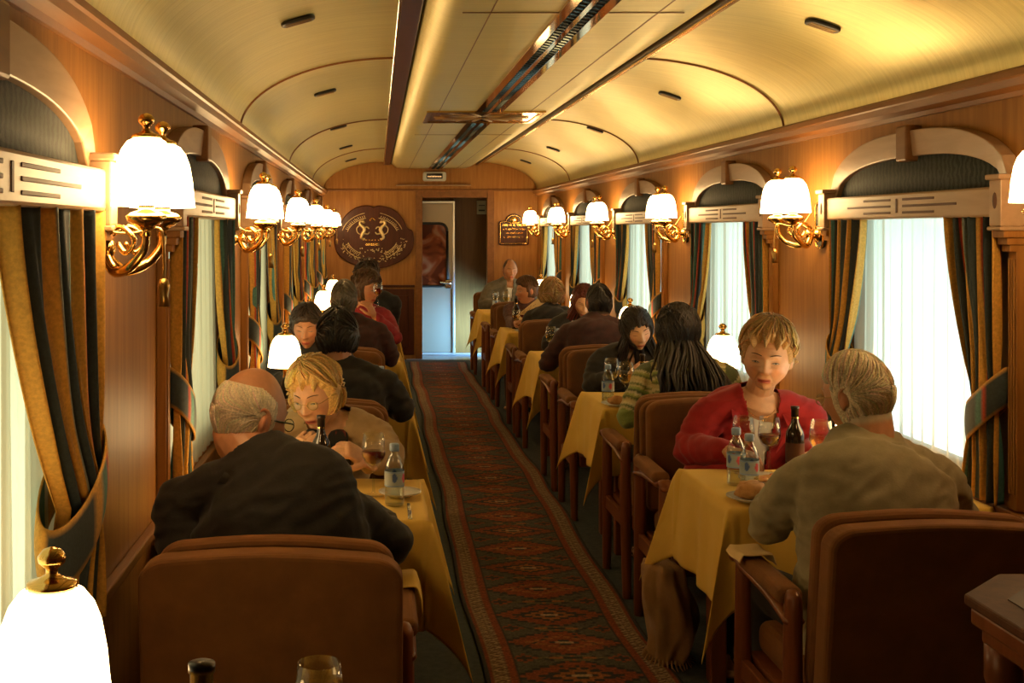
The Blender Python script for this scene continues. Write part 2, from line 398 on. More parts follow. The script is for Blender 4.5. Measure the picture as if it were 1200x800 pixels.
# ---- display above the door
t = thing('destination_display', 'white framed small dark display above the end doorway', 'display', (.715, Y1, 2.285))
flat('housing', MB().prism(rrect(-.145, .145, -.06, .055, .025), Matrix(((1, 0, 0, 0), (0, 0, 1, -.05), (0, 1, 0, 0), (0, 0, 0, 1))), .05), mat('ivory_plastic', (.62, .60, .50), .4), t, bevel=.008)
flat('screen', MB().box(-.10, .10, -.054, -.045, -.03, .035), M['black'], t)
lit = mat('lit_display', (.9, .5, .2), .5); bsdf(lit).inputs['Emission Color'].default_value = (1, .6, .25, 1); bsdf(lit).inputs['Emission Strength'].default_value = .9
m = MB(); random.seed(4)
x = -.085
while x < .08:
    wd = random.uniform(.007, .013); m.box(x, x + wd, -.057, -.053, -.012, .004 + random.choice((0, 0, .004))); x += wd + .006
flat('lit_text', m, lit, t)
# ---- ceiling grille with mirror brass edges, and cross panel
def grille(name, y0, y1, label):
    t = thing(name, label, 'ceiling grille', (.72, (y0 + y1) / 2, 2.386), group='ceiling grilles down the middle')
    h = (y1 - y0) / 2
    flat('frame', MB().box(-.085, -.045, -h, h, -.012, 0).box(.045, .085, -h, h, -.012, 0).box(-.012, .012, -h, h, -.012, 0), M['mirrorbrass'], t, bevel=.002)
    flat('slot', MB().box(-.045, -.012, -h, h, -.006, -.001).box(.012, .045, -h, h, -.006, -.001), M['black'], t)
    m = MB(); y = -h + .03
    while y < h - .02:
        for cx in (-.0285, .0285):
            m.tube([(cx - .014, y, -.009), (cx + .014, y + .03, -.009)], .0045, 5)
        y += .06
    tag(flat('slat', m, M['blackmetal'], t), kind='stuff')
grille('ceiling_grille', -1.0, 7.68, 'long brass ceiling grille with black slots, camera side of the crosspiece')
grille('ceiling_grille', 8.47, Y1 - .02, 'brass ceiling grille with black slots, door side of the crosspiece')
t = thing('crosspiece_panel', 'wide decorated brass crosspiece panel set in the ceiling', 'ceiling panel', (.705, 8.075, 2.386))
flat('frame', MB().box(-.385, .385, -.385, -.33, -.014, 0).box(-.385, .385, .33, .385, -.014, 0).box(-.385, -.35, -.33, .33, -.014, 0).box(.35, .385, -.33, .33, -.014, 0), M['brass'], t, bevel=.003)
flat('mirror_plate', MB().box(-.35, .35, -.33, .33, -.008, 0), mat('bronze_mirror', (.38, .21, .09), .12, 1), t)
m = MB()
for k in range(16):
    a = 2 * PI * k / 16 + .1
    m.tube([(.05 * math.cos(a), .08 * math.sin(a), -.01), (.32 * math.cos(a), .30 * math.sin(a), -.01)], (.012, .003), 6, up=(0, 0, 1))
obj('sunburst', m, M['brassdark'], t)
# ---- small ceiling vents
vm = MB()
vm.prism(rrect(-.055, .055, -.022, .022, .02), Matrix.Identity(4), .012)
ve = thing('ceiling_vent', 'v', 'vent'); ve.location = (0, 0, 0)
flat('cover', vm, M['black'], ve, bevel=.004)
sm = MB(); [sm.box(-.042, .042, y - .0022, y + .0022, .011, .014) for y in (-.01, 0, .01)]
flat('slot', sm, M['brassdark'], ve)
first = True; ords = ['nearest', 'second', 'third', 'fourth', 'farthest']
for side in (-1, 1):
    for i, y in enumerate((4.5, 6.85, 9.2, 11.4, 13.5)):
        x = -.30 if side < 0 else 1.68
        cx = CLX if side < 0 else CRX; c = (x - cx) / A; z = ZC + B * math.sqrt(1 - c * c)
        sl = -B * c / (A * math.sqrt(1 - c * c))
        v = ve if first else dup(ve); first = False
        v.location = (x, y, z + .004); v.rotation_euler = (PI, -math.atan(sl), 0); v.location.z -= .010; v.scale = (1.2, 1.9, 1.3)
        v['label'] = 'small dark oval vent on the %s vault, %s from the camera' % ('left' if side < 0 else 'right', ords[i]); v['group'] = 'ceiling vents'
# ================================================================== WINDOWS
def arch_y(u, hw, rise):       # height of a flat three-centred arch at offset u
    q = min(1, abs(u) / hw); return rise * (1 - q ** 2.6) ** (1 / 2.0)
def surround(idx, side, yc, tn):
    """carved wooden surround: arch board, keystone, valance, corner blocks; local x along the wall"""
    x = XL if side < 0 else XR; s = -side
    def T(u, d, z): return (x + s * d, yc + u, z)
    def bx(m, u0, u1, d0, d1, z0, z1):
        xs = sorted((x + s * d0, x + s * d1)); m.box(xs[0], xs[1], yc + u0, yc + u1, z0, z1); return m
    root = struct(thing('trim_%d' % tn, None, None)); hw, H = .69, .74
    n = 28; P = []
    for k in range(n + 1):
        u = -H + 2 * H * k / n; uo = u; ui = u * hw / H
        zo = 1.76 + arch_y(uo, H, .225) ; zi = 1.755 + arch_y(ui, hw, .135)
        P.append((T(ui, .0, zi), T(ui, .035, zi), T(uo, .045, zo), T(uo, .0, zo)))
    m = MB(); pts = [p for row in P for p in row]; m.grid(pts, 4, n + 1, True, cap=True)
    flat('arch', m, M['palewood'], root, bevel=.004)
    m = MB(); pts = []
    for k in range(n + 1):
        u = -hw + 2 * hw * k / n; pts += [T(u, .012, 1.75), T(u, .012, 1.757 + arch_y(u, hw, .135))]
    fm = M.get('archfabric')
    obj('fabric_panel', MB().grid(pts, 2, n + 1), fm, root, solid=.006)
    flat('keystone', bx(MB(), -.045, .045, 0, .06, 1.872, 2.005), M['trimwood'], root, bevel=.008)
    v = flat('valance', bx(MB(), -hw, hw, .0, .075, 1.66, 1.755), M['palewood'], root, bevel=.008)
    g = MB()
    for k, (a, b) in enumerate(((.05, .30), (.05, .46), (.05, .30))):
        z = 1.731 - .024 * k
        for sg in (-1, 1): bx(g, min(sg * a, sg * b), max(sg * a, sg * b), .072, .0768, z - .0045, z + .0045)
    bx(g, -.008, .008, .072, .0768, 1.682, 1.735)
    flat('carved_groove', g, M['groove'], v, bevel=.002)
    for sg in (-1, 1):
        u0, u1 = sorted((sg * hw, sg * (hw + .07)))
        p = flat('pilaster', bx(bx(bx(MB(), u0, u1, 0, .085, 1.63, 1.775), u0 - .008, u1 + .008, 0, .095, 1.775, 1.792), u0 - .006, u1 + .006, 0, .09, 1.617, 1.63), M['palewood'], root, bevel=.004)
        c = Vector(T((u0 + u1) / 2, .085, 1.71)); ov = MB().ball((0, 0, 0), (.004, .013, .026), 12); ov.v = [tuple(Vector(q) + c) for q in ov.v]
        obj('oval_inlay', ov, M['groove'], p)
        cap = MB()
        for k, (dd, zz) in enumerate(((.075, .0), (.062, .022), (.05, .044))): bx(cap, u0 + .006 * k, u1 - .006 * k, 0, dd, 1.595 - zz, 1.617 - zz)
        bx(cap, u0 + .012, u1 - .012, 0, .03, .75, 1.555)
        for q in (.2, .5, .8):
            uq = u0 + .012 + (u1 - u0 - .024) * q; bx(cap, uq - .004, uq + .004, .03, .036, .80, 1.53)
        flat('pilaster_shaft', cap, M['veneer'], p, bevel=.003)
    return root
m = cloth('dark_patterned_fabric', (.022, .034, .034), (.10, .12, .10), 38, .8, .1, .4)
M['archfabric'] = m
wv = N(m, 'ShaderNodeTexWave'); wv.wave_type = 'BANDS'; wv.bands_direction = 'Y'; wv.inputs['Scale'].default_value = 10; wv.inputs['Distortion'].default_value = 5; wv.inputs['Detail'].default_value = 3; wv.inputs['Detail Scale'].default_value = 2.2
L(m, coords(m, (1, 1, 1.6)), wv.inputs['Vector']); L(m, ramp(m, wv.outputs['Fac'], [(.3, (.014, .022, .022)), (.7, (.050, .062, .055))]), bsdf(m).inputs['Base Color'])
def window(n, side, yc):
    x = XL if side < 0 else XR; s = -side
    xo = x - s * .07
    root = struct(thing('window_%d' % n, None, None))
    f = MB(); fx = sorted((xo - .02, xo + .02))
    f.box(fx[0], fx[1], yc - HW, yc - HW + .05, SILL, HEAD).box(fx[0], fx[1], yc + HW - .05, yc + HW, SILL, HEAD)
    f.box(fx[0], fx[1], yc - HW + .05, yc + HW - .05, SILL, SILL + .05).box(fx[0], fx[1], yc - HW + .05, yc + HW - .05, HEAD - .05, HEAD)
    flat('window_frame', f, M['chrome'], root, bevel=.004)
    flat('window_glass', MB().box(xo - .003, xo + .003, yc - HW + .05, yc + HW - .05, SILL + .05, HEAD - .05), M['pane'], root)
DARK = (.030, .042, .045); GOLD = (.58, .29, .042); RED = (.45, .05, .02); TEAL = (.07, .19, .17); GREY = (.16, .19, .17)
STR = [(0, .05, GOLD), (.05, .065, RED), (.065, .10, TEAL), (.10, .27, DARK), (.27, .285, RED), (.285, .40, GOLD), (.40, .43, TEAL), (.43, .60, DARK), (.60, .62, GREY), (.62, .74, GOLD), (.74, .755, RED), (.755, .90, DARK), (.90, .925, TEAL), (.925, 1.01, GOLD)]
def stripe(u):
    for a, b, c in STR:
        if u < b: return c
    return GOLD
def drapery(side, yc, sg, label, seed, hw=.685, inner=.36, tw=.13):
    """one drape tied back to the wall; sg = +1 far half, -1 near half"""
    rnd = random.Random(seed); x = XL if side < 0 else XR; s = -side
    nu, nv = 150, 60; zt, zb, ztie = 1.662, .755, 1.06; P = []; C = []
    ph = rnd.uniform(0, 6)
    for j in range(nv):
        v = j / (nv - 1); z = zt + (zb - zt) * v
        if z > ztie:
            q = (zt - z) / (zt - ztie); q = q ** 1.5; ui = inner + (hw - tw - inner) * q; uo = hw + .0 * q
        else:
            q = (ztie - z) / (ztie - zb); q = q ** .7; ui = hw - tw - .08 * q; uo = hw
        near = math.exp(-((z - ztie) / .13) ** 2)
        for i in range(nu):
            u = i / (nu - 1)
            uu = uo + (ui - uo) * u + .010 * math.sin(2 * PI * 5 * u + ph) * (1 - near)
            fold = math.sin(2 * PI * 6.5 * u + ph + .7 * math.sin(3 * v + u * 4)) * (.020 * (1 - .55 * near)) + .006 * math.sin(2 * PI * 15 * u + 2 * v)
            d = .048 + fold + (.030 * math.sin(PI * u)) * near
            P.append((x + s * d, yc + sg * uu, z)); C.append(stripe(u))
    m = MB().grid(P, nu, nv, col=C)
    root = obj('drape', m, M['drape'], color=True, solid=.003)
    tag(root, label, 'curtain', 'striped drapes tied back at the windows')
    # tie band : a wide sash slanting round the gathered cloth
    k = 40; P = []; C = []; cu = hw - tw * .60
    for j in range(9):
        v = j / 8
        for i in range(k):
            a = 2 * PI * i / k
            du = (tw * .72) * math.cos(a); dd = .044 * math.sin(a)
            z = ztie + .0 + (v - .5) * .125 + .65 * du * min(1, .15 / tw) - .03 * math.sin(a)
            bulge = 1 + .08 * math.sin(PI * v)
            P.append((x + s * max(.006, .05 + dd * bulge), yc + sg * (cu + du * bulge), z))
            f = (i / k * 2) % 1
            C.append(GOLD if (v < .12 or v > .88) else (TEAL if .30 < f < .42 else (RED if f < .32 and f > .28 else (GOLD if f < .55 and seed % 2 else DARK))))
    obj('tieback', MB().grid(P, k, 9, True, col=C), M['drape'], root, color=True, solid=.004)
    return root
def sheer_curtain(side, yc, label, seed):
    rnd = random.Random(seed); x = XL if side < 0 else XR; s = -side; nu, nv = 200, 14; P = []
    for j in range(nv):
        v = j / (nv - 1)
        for i in range(nu):
            u = i / (nu - 1)
            d = .012 + .010 * math.sin(u * 75 + 1.2 * math.sin(u * 11 + seed) + .3 * v) + .003 * math.sin(u * 190)
            P.append((x - s * .016 + s * d * (.8 + .5 * v), yc - .60 + 1.20 * u, 1.665 - .905 * v))
    o = obj('sheer_curtain', MB().grid(P, nu, nv), M['sheer']); tag(o, label, 'curtain', 'sheer cream curtains at the windows')
wn = 1
nth = ['nearest the camera', 'second from the camera', 'third from the camera', 'fourth from the camera', 'next to last', 'last before the end wall']
nthR = ['nearest the camera', 'second from the camera', 'third from the camera', 'fourth from the camera', 'last before the end wall']
for side, wins, nn in ((-1, WIN_L, nth), (1, WIN_R, nthR)):
    sd = 'left' if side < 0 else 'right'
    for i, yc in enumerate(wins):
        window(wn, side, yc); surround(i, side, yc, nt_); nt_ += 1
        sheer_curtain(side, yc, 'cream sheer curtain in the %s side window %s' % (sd, nn[i]), wn)
        for sg, w_ in ((1, 'far'), (-1, 'near')):
            if side < 0 and i == 0 and sg < 0: continue
            drapery(side, yc, sg, 'striped gold and dark drape, %s half, %s window %s' % (w_, sd, nn[i]), wn * 2 + (sg > 0), **(dict(inner=.02, tw=.30) if side < 0 and i == 0 else {}))
        wn += 1
# ================================================================== LAMPS
SH = [(.024, .150), (.030, .149), (.042, .143), (.055, .125), (.064, .10), (.071, .06), (.074, .025), (.077, .0), (.073, .0), (.067, .06), (.052, .12), (.03, .142)]
shade_me = newmesh('shade', MB().lathe(SH, n=32, cap=False))
fin_me = newmesh('finial', MB().lathe([(.0, .149), (.034, .15), (.032, .157), (.018, .162), (.008, .168), (.008, .176), (.017, .184), (.019, .192), (.012, .202), (.002, .206)], n=16))
def sconce(loc, side, label, first=[None]):
    if first[0]: 
        o = dup(first[0], loc, 0 if side < 0 else PI, label); return o
    t = thing('wall_sconce', label, 'wall lamp', loc, 0 if side < 0 else PI, 'brass wall sconces between the windows')   # local +x points into the room
    p = flat('backplate', MB().prism(rrect(-.05, .05, -.15, .06, .045, 8), Matrix(((0, 0, 1, 0), (1, 0, 0, 0), (0, 1, 0, 0), (0, 0, 0, 1))), .016), M['blackmetal'], t, bevel=.004)
    pts = [(.017, y, z) for y, z in rrect(-.047, .047, -.147, .057, .042, 8)]; pts.append(pts[0])
    obj('brass_rim', MB().tube(pts, .005, 6, caps=False), M['brass'], p)
    obj('boss', MB().lathe([(.0, 0), (.032, 0), (.036, .012), (.022, .022), (.018, .04), (.027, .05), (.014, .062), (0, .066)], n=16, M=Matrix.Translation((.016, 0, -.085)) @ Matrix.Rotation(PI / 2, 4, 'Y')), M['brass'], t)
    for sg in (-1, 1):
        arm = obj('arm', MB().tube([(.05, 0, -.085), (.085, sg * .04, -.135), (.13, sg * .085, -.125), (.165, sg * .10, -.085), (.17, sg * .10, -.045)], [.012, .013, .012, .010, .009], 10, smooth=6)
                  .tube([(.06, sg * .02, -.06), (.10, sg * .045, -.035), (.135, sg * .06, -.065), (.115, sg * .05, -.095), (.095, sg * .04, -.075)], .006, 8, smooth=6), M['brass'], t)
        obj('cup', MB().lathe([(.004, -.06), (.012, -.055), (.008, -.045), (.022, -.035), (.042, -.022), (.046, -.012), (.034, -.004), (.018, .0), (.018, .012), (.03, .02), (.0, .022)], (.17, sg * .10, .0), n=18), M['brass'], arm)
        s_ = bpy.data.objects.new('lamp_shade', shade_me); COL.objects.link(s_); s_.parent = t; s_.location = (.17, sg * .10, .01)
        f_ = bpy.data.objects.new('finial', fin_me); COL.objects.link(f_); f_.parent = s_
    obj('pull_cord', MB().tube([(.03, -.05, .02), (.07, -.06, -.04), (.13, -.05, -.05), (.19, -.05, -.04), (.20, -.05, -.10), (.20, -.05, -.15)], .0035, 6, smooth=5).lathe([(.0, -.15), (.010, -.155), (.014, -.17), (.010, -.19), (.013, -.215), (.0, -.215)], (.20, -.05, 0), n=10), M['brassdark'], t)
    first[0] = t; return t
shade_me2 = shade_me.copy(); shade_me2.materials.append(M['opal_table']); shade_me.materials.append(M['opal']); fin_me.materials.append(M['brass'])
oL = ['nearest the camera', 'second from the camera', 'third from the camera', 'fourth from the camera', 'fifth from the camera', 'beside the end wall']
for i, y in enumerate((2.74, 5.45, 7.72, 9.98, 12.2, 14.3)):
    sconce((XL, y, 1.662), -1, 'two-shade brass sconce on the left wall, %s' % oL[i])
for i, y in enumerate((3.20, 5.36, 7.70, 9.95, 12.2, 14.3)):
    sconce((XR, y, 1.685), 1, 'two-shade brass sconce on the right wall, %s' % (['cut off by the photo edge'] + oL)[0 if i == 0 else i if i < 5 else 6])
def table_lamp(loc, label, first=[None]):
    if first[0]: return dup(first[0], loc, None, label)
    t = thing('table_lamp', label, 'table lamp', loc, 0, 'opal glass table lamps')
    obj('base', MB().lathe([(0, 0), (.055, 0), (.058, .008), (.05, .016), (.03, .022), (.016, .04), (.011, .07), (.018, .085), (.011, .10), (.010, .17), (.016, .18), (.010, .19), (.010, .20), (.0, .2)], n=20), M['brass'], t)
    obj('gallery', MB().lathe([(.0, .185), (.024, .187), (.026, .2), (0, .202)], n=14), M['brass'], t)
    s_ = bpy.data.objects.new('lamp_shade', shade_me2); COL.objects.link(s_); s_.parent = t; s_.location = (0, 0, .175); s_.scale = (1.15, 1.15, 1.08)
    f_ = bpy.data.objects.new('finial', fin_me); COL.objects.link(f_); f_.parent = s_
    f2 = obj('stem', MB().tube([(0, 0, .19), (0, 0, .335)], .006, 8), M['brass'], t)
    first[0] = t; return t
# ================================================================== RUG
def rug():
    x0, x1 = .385, 1.07; ya, yb = .9, 14.55; nx, ny = 92, 1900
    us = (np.arange(nx) + .5) / nx; ysv = ya + (yb - ya) * (np.arange(ny)) / (ny - 1)
    U, V = np.meshgrid(us, ysv); X = (U - .5) * (x1 - x0)
    rs = np.random.RandomState(3)
    c = np.zeros((ny, nx, 3)); c[:] = (.062, .060, .042)
    hwid = (x1 - x0) / 2; ax = np.abs(X)
    per = .345; ph = (V / per) % 1; k = np.floor(V / per).astype(int)
    # stepped lozenges across the field
    fx = ax / (hwid - .115)
    st = lambda a, n: np.round(a * n) / n
    d1 = np.abs(ph - .5) * 2
    loz = st(fx, 14) * .95 + st(d1, 8) * 1.15
    red = np.array((.19, .042, .016)); navy = np.array((.016, .020, .022)); ora = np.array((.25, .09, .028)); olive = np.array((.10, .085, .042)); cream = np.array((.34, .24, .12))
    alt = (k % 2 == 0)
    c[loz < 1.12] = navy
    c[loz < 1.0] = red
    m2 = (loz < .62); c[m2] = np.where(alt[m2][:, None], navy, ora)
    m2 = (loz < .46); c[m2] = np.where(alt[m2][:, None], ora, red)
    m2 = (loz < .26); c[m2] = navy
    m2 = (loz < .14); c[m2] = cream
    # small lozenges and spikes between the big ones
    d2 = np.minimum(ph, 1 - ph) * 2
    l2 = st(np.abs(fx), 14) * 1.0 + st(d2, 9) * 3.0
    c[l2 < .75] = navy; c[l2 < .62] = olive; c[l2 < .36] = ora; c[l2 < .2] = navy
    l3 = st(np.abs(fx - .82), 20) * 2.2 + st(d2, 9) * 2.2
    c[l3 < .5] = red; c[l3 < .25] = navy
    hook = (np.abs(fx - .5 - .25 * np.sin(ph * 2 * PI)) < .035) & (np.floor(V / .018) % 2 == 0); c[hook] = navy
    # borders
    e = hwid - ax
    c[e < .118] = navy; c[e < .112] = red; c[e < .083] = cream * .6
    z = np.abs(((V / .05) % 1) - .5) * 2
    b = (e - .030) / .05
    zig = (e < .080) & (e > .030); c[zig] = np.array((.10, .05, .03)); c[zig & (np.abs(b - z) < .20)] = cream * .85; c[zig & (np.abs(b - (1 - z)) < .10)] = cream * .8
    c[(e < .030) & (e > .026)] = cream * .6; c[e <= .026] = red * .85; c[e < .008] = navy
    # weave rows and worn bands
    row = rs.uniform(.72, 1.2, (ny, 1, 1)) * .5 + .5; c *= 1.25 * row * rs.uniform(.75, 1.2, (ny, nx, 1))
    P = []; wob = [.010 * math.sin(y * 1.9) + .006 * math.sin(y * 4.3 + 1) for y in ysv]; wob2 = [.010 * math.sin(y * 1.6 + 2) + .007 * math.sin(y * 4.9) for y in ysv]
    mid = (x0 + x1) / 2
    for j in range(ny):
        for i in range(nx):
            u = us[i]; off = wob[j] * (1 - u) + wob2[j] * u
            P.append((mid + (u - .5) * (x1 - x0) + off, ysv[j], .010 + .003 * math.sin(ysv[j] * 7 + u * 3)))
    m = MB(); m.grid(P, nx, ny, col=[tuple(q) for q in c.reshape(-1, 3)])
    o = obj('rug', m, M['rug'], color=True)
    tag(o, 'long red and navy geometric-patterned runner rug down the aisle', 'rug')
    me = MB(); 
    for sg in (0, 1):
        pts = [(mid + (sg - .5) * (x1 - x0) + (wob[j] if sg == 0 else wob2[j]), ysv[j], .006) for j in range(0, ny, 12)]
        me.tube(pts, (.010, .006), 6, up=(0, 0, 1))
    obj('binding', me, cloth('rug_binding', (.02, .02, .018), None, 40), o)
rug()
# ================================================================== TABLES
def make_table(x0, x1, ya, yb, label):
    xs, ys_ = (x0 + x1) / 2, (ya + yb) / 2
    t = thing('dining_table', label, 'table', (xs, ys_, 0), 0, 'dining tables along the walls'); hx, hy = (x1 - x0) / 2, (yb - ya) / 2
    flat('tabletop', MB().box(-hx, hx, -hy, hy, .712, .736), M['chairwood'], t, bevel=.006)
    ai = 1 if x0 < 0 else -1      # aisle side
    flat('apron', MB().box(min(ai * (hx - .05), ai * (hx - .075)), max(ai * (hx - .05), ai * (hx - .075)), -hy + .07, hy - .07, .64, .712), M['chairwood'], t, bevel=.003)
    for sy in (-1, 1): flat('leg', MB().box(ai * (hx - .09) - .03, ai * (hx - .09) + .03, sy * (hy - .1) - .03, sy * (hy - .1) + .03, 0, .712), M['chairwood'], t, bevel=.006)
    return t
def tablecloth(x0, x1, ya, yb, label, seed, ov=.33):
    """cloth laid on the table: hangs at the aisle side and both ends, folded at the two aisle corners"""
    rnd = random.Random(seed); ai = 1 if x0 < 0 else -1; hx, hy = (x1 - x0) / 2, (yb - ya) / 2; xs, ys_ = (x0 + x1) / 2, (ya + yb) / 2
    Lx = 2 * hx + ov; Ly = 2 * hy + 2 * ov; nu, nv = 110, 120; P = []
    ph = [rnd.uniform(0, 6) for _ in range(6)]; zt = .741
    for j in range(nv):
        b = -hy - ov + Ly * j / (nv - 1)
        for i in range(nu):
            a = -hx + Lx * i / (nu - 1)      # 0 at wall
            da = max(0, a - hx); db = max(0, abs(b) - hy); sg = 1 if b > 0 else -1
            px = min(a, hx); py = max(-hy, min(hy, b)); dep = 0
            if da > 0 and db > 0:
                r = math.hypot(da, db); th = math.atan2(db, da); dep = r * .97
                fl = math.sin(2 * th)
                o = (.02 + .62 * r * fl ** 3 * .55) ; fold = .018 * math.cos(6 * th) * min(1, r / .2)
                px += math.cos(PI / 4 + (th - PI / 4) * .6) * o + fold * .5 + .012 * min(1, r / .05) * math.cos(th); py += sg * (math.sin(PI / 4 + (th - PI / 4) * .6) * o - fold * .5 + .012 * min(1, r / .05) * math.sin(th))
            elif da > 0:
                dep = da; q = min(1, da / .3); px += .014 * min(1, da / .03) + q * (.018 + .014 * math.sin(b * 15 + ph[0]) + .008 * math.sin(b * 31 + ph[1]) + .02 * math.cos(b / hy * PI / 2 * .9) * 0)
            elif db > 0:
                dep = db; q = min(1, db / .3); py += sg * (.014 * min(1, db / .03) + q * (.016 + .016 * math.sin(a * 13 + ph[2] + sg) + .007 * math.sin(a * 29 + ph[3])))
            edge = min(1, dep / .02)
            z = zt - max(0, dep - .006) + .0016 * math.sin(a * 20 + ph[4]) * math.sin(b * 17) * (1 - edge)
            P.append((xs + ai * px, ys_ + py, z + .002 * math.sin(a * 9 + b * 14 + ph[5])*(1-edge)))
    o = obj('tablecloth', MB().grid(P, nu, nv), M['linen'], solid=.002)
    tag(o, label, 'tablecloth', 'yellow tablecloths')
TR = [(3.78, 4.38), (5.87, 6.47), (8.05, 8.67), (10.15, 10.75), (12.55, 13.18)]
TL = [(3.60, 4.20), (5.78, 6.38), (7.98, 8.58), (10.15, 10.75), (12.45, 13.05)]
nm = ['nearest the camera', 'second from the camera', 'third from the camera', 'fourth from the camera', 'farthest from the camera']
for i, (a, b) in enumerate(TR):
    make_table(1.125, XR - .045, a, b, 'wooden table under yellow cloth, right side, %s' % nm[i]); tablecloth(1.125, XR - .05, a, b, 'yellow cloth draped over the right side table %s' % nm[i], i + 10)
for i, (a, b) in enumerate(TL):
    make_table(XL + .045, .145, a, b, 'wooden table under yellow cloth, left side, %s' % nm[i]); tablecloth(XL + .05, .145, a, b, 'yellow cloth draped over the left side table %s' % nm[i], i + 30)
make_table(XL + .045, .145, 1.35, 1.98, 'wooden table in the near left corner carrying the big lit lamp')
tablecloth(XL + .05, .145, 1.35, 1.98, 'yellow cloth on the near left corner table under the lamp', 50)
lampn = 0
for x, y, l in ((-.49, 1.80, 'lit opal table lamp at the bottom left photo corner'), (-.41, 3.88, 'lit opal table lamp behind the bald man by the left window'), (-.47, 6.10, 'lit opal table lamp in front of the dark-haired woman on the left'),
                (-.47, 8.30, 'lit opal table lamp on the third left table'), (-.47, 10.5, 'lit opal table lamp on the fourth left table'), (-.47, 12.8, 'lit opal table lamp on the farthest left table'),
                (1.72, 4.24, 'lit opal table lamp behind the beige-jacket man by the right window'), (1.765, 6.10, 'lit opal table lamp between striped-sweater woman and red-jacket woman'), (1.775, 8.38, 'lit opal table lamp behind the black-haired woman on the right'),
                (1.775, 10.5, 'lit opal table lamp on the fourth right table'), (1.775, 12.9, 'lit opal table lamp beside the man at the end wall')):
    table_lamp((x, y, .745), l)
# ================================================================== CHAIRS
def make_chair(name_label, near=False, back_w=.54):
    t = thing('dining_chair', name_label, 'chair', group='orange velvet armchairs'); V_ = M['velvet']; Wd = M['chairwood']
    hw = back_w / 2
    def back(y0, y1, z0, z1, hw_, rec, wav=0):
        P = []; nx_, nz = 17, 15
        for f, yy in ((0, y0), (1, y1)):
            pass
        m = MB(); prof = []
        n = 40
        for k in range(n):       # rounded top outline
            pass
        poly = []
        r = .07
        poly += [(-hw_ + .0, z0), (hw_, z0)]
        for q in range(9):
            a = R(90 * q / 8); poly.append((hw_ - r + r * math.cos(a), z1 - r * .8 + r * .8 * math.sin(a) - .006))
        for q in range(1, 6): poly.append((hw_ - r - (2 * hw_ - 2 * r) * q / 6, z1 - .006 + .012 * math.sin(PI * q / 6)))
        for q in range(9):
            a = R(90 + 90 * q / 8); poly.append((-hw_ + r + r * math.cos(a), z1 - r * .8 + r * .8 * math.sin(a) - .006))
        vs_ = []
        for yy in (y0, y1):
            for (px_, pz_) in poly: vs_.append((px_, yy - rec * (pz_ - .45), pz_))
        n = len(poly)
        m.add(vs_, [tuple(range(n)), tuple(reversed(range(n, 2 * n)))] + [(i, i + n, (i + 1) % n + n, (i + 1) % n) for i in range(n)])
        return m
    rec = .14 if near else .06
    yb = -.20
    obj('back_cushion', back(yb - .065, yb, .44, .905, hw - .005, rec), V_, t, smooth=False, bevel=.024, seg=4)
    y2 = -.40 if near else -.30; y3 = y2 + .035 if not near else y2 + .08
    obj('back_board', back(y2, min(y3, yb - .066), .30, .900 if not near else .905, hw + .012, rec), V_, t, smooth=False, bevel=.014, seg=3)
    obj('seat_cushion', MB().box(-.25, .25, -.20, .25, .36, .46), V_, t, smooth=False, bevel=.035, seg=4)
    flat('seat_rail', MB().box(-.275, .275, -.22, .255, .30, .36), Wd, t, bevel=.008)
    for sx in (-1, 1):
        a = obj('armrest', MB().box(sx * .30 - .035, sx * .30 + .035, -.20, .17, .635, .68), V_, t, smooth=False, bevel=.02, seg=4)
        obj('arm_wood', MB().tube([(sx * .30, -.22, .60), (sx * .30, -.05, .625), (sx * .30, .17, .635), (sx * .30, .235, .655), (sx * .30, .26, .635)], (.030, .014), 10, up=(0, 0, 1), smooth=4), Wd, a)
        obj('leg', MB().tube([(sx * .30, .215, .63), (sx * .30, .215, .35), (sx * .30, .225, .0)], [(.022, .03), (.026, .03), (.02, .024)], 8, up=(0, 1, 0), smooth=3), Wd, t)
        obj('leg', MB().tube([(sx * .30, -.215, .66), (sx * .30, -.21, .40), (sx * .30, -.24, .0)], [(.022, .035), (.026, .038), (.02, .028)], 8, up=(0, 1, 0), smooth=3), Wd, t)
        flat('side_rail', MB().box(sx * .30 - .012, sx * .30 + .012, -.2, .21, .295, .355), Wd, t, bevel=.004)
    return t
near_chair = make_chair('orange velvet armchair seating the bald man, seen from behind', True, .56)
near_chair.location = (-.235, 3.07, 0)
dup(near_chair, (1.385, 3.33, 0), 0, 'orange velvet armchair seating the beige-jacket man, seen from behind')
ch = make_chair('orange velvet armchair of the striped-sweater woman'); ch.location = (1.40, 5.50, 0)
CX_L, CX_R = -.235, 1.40
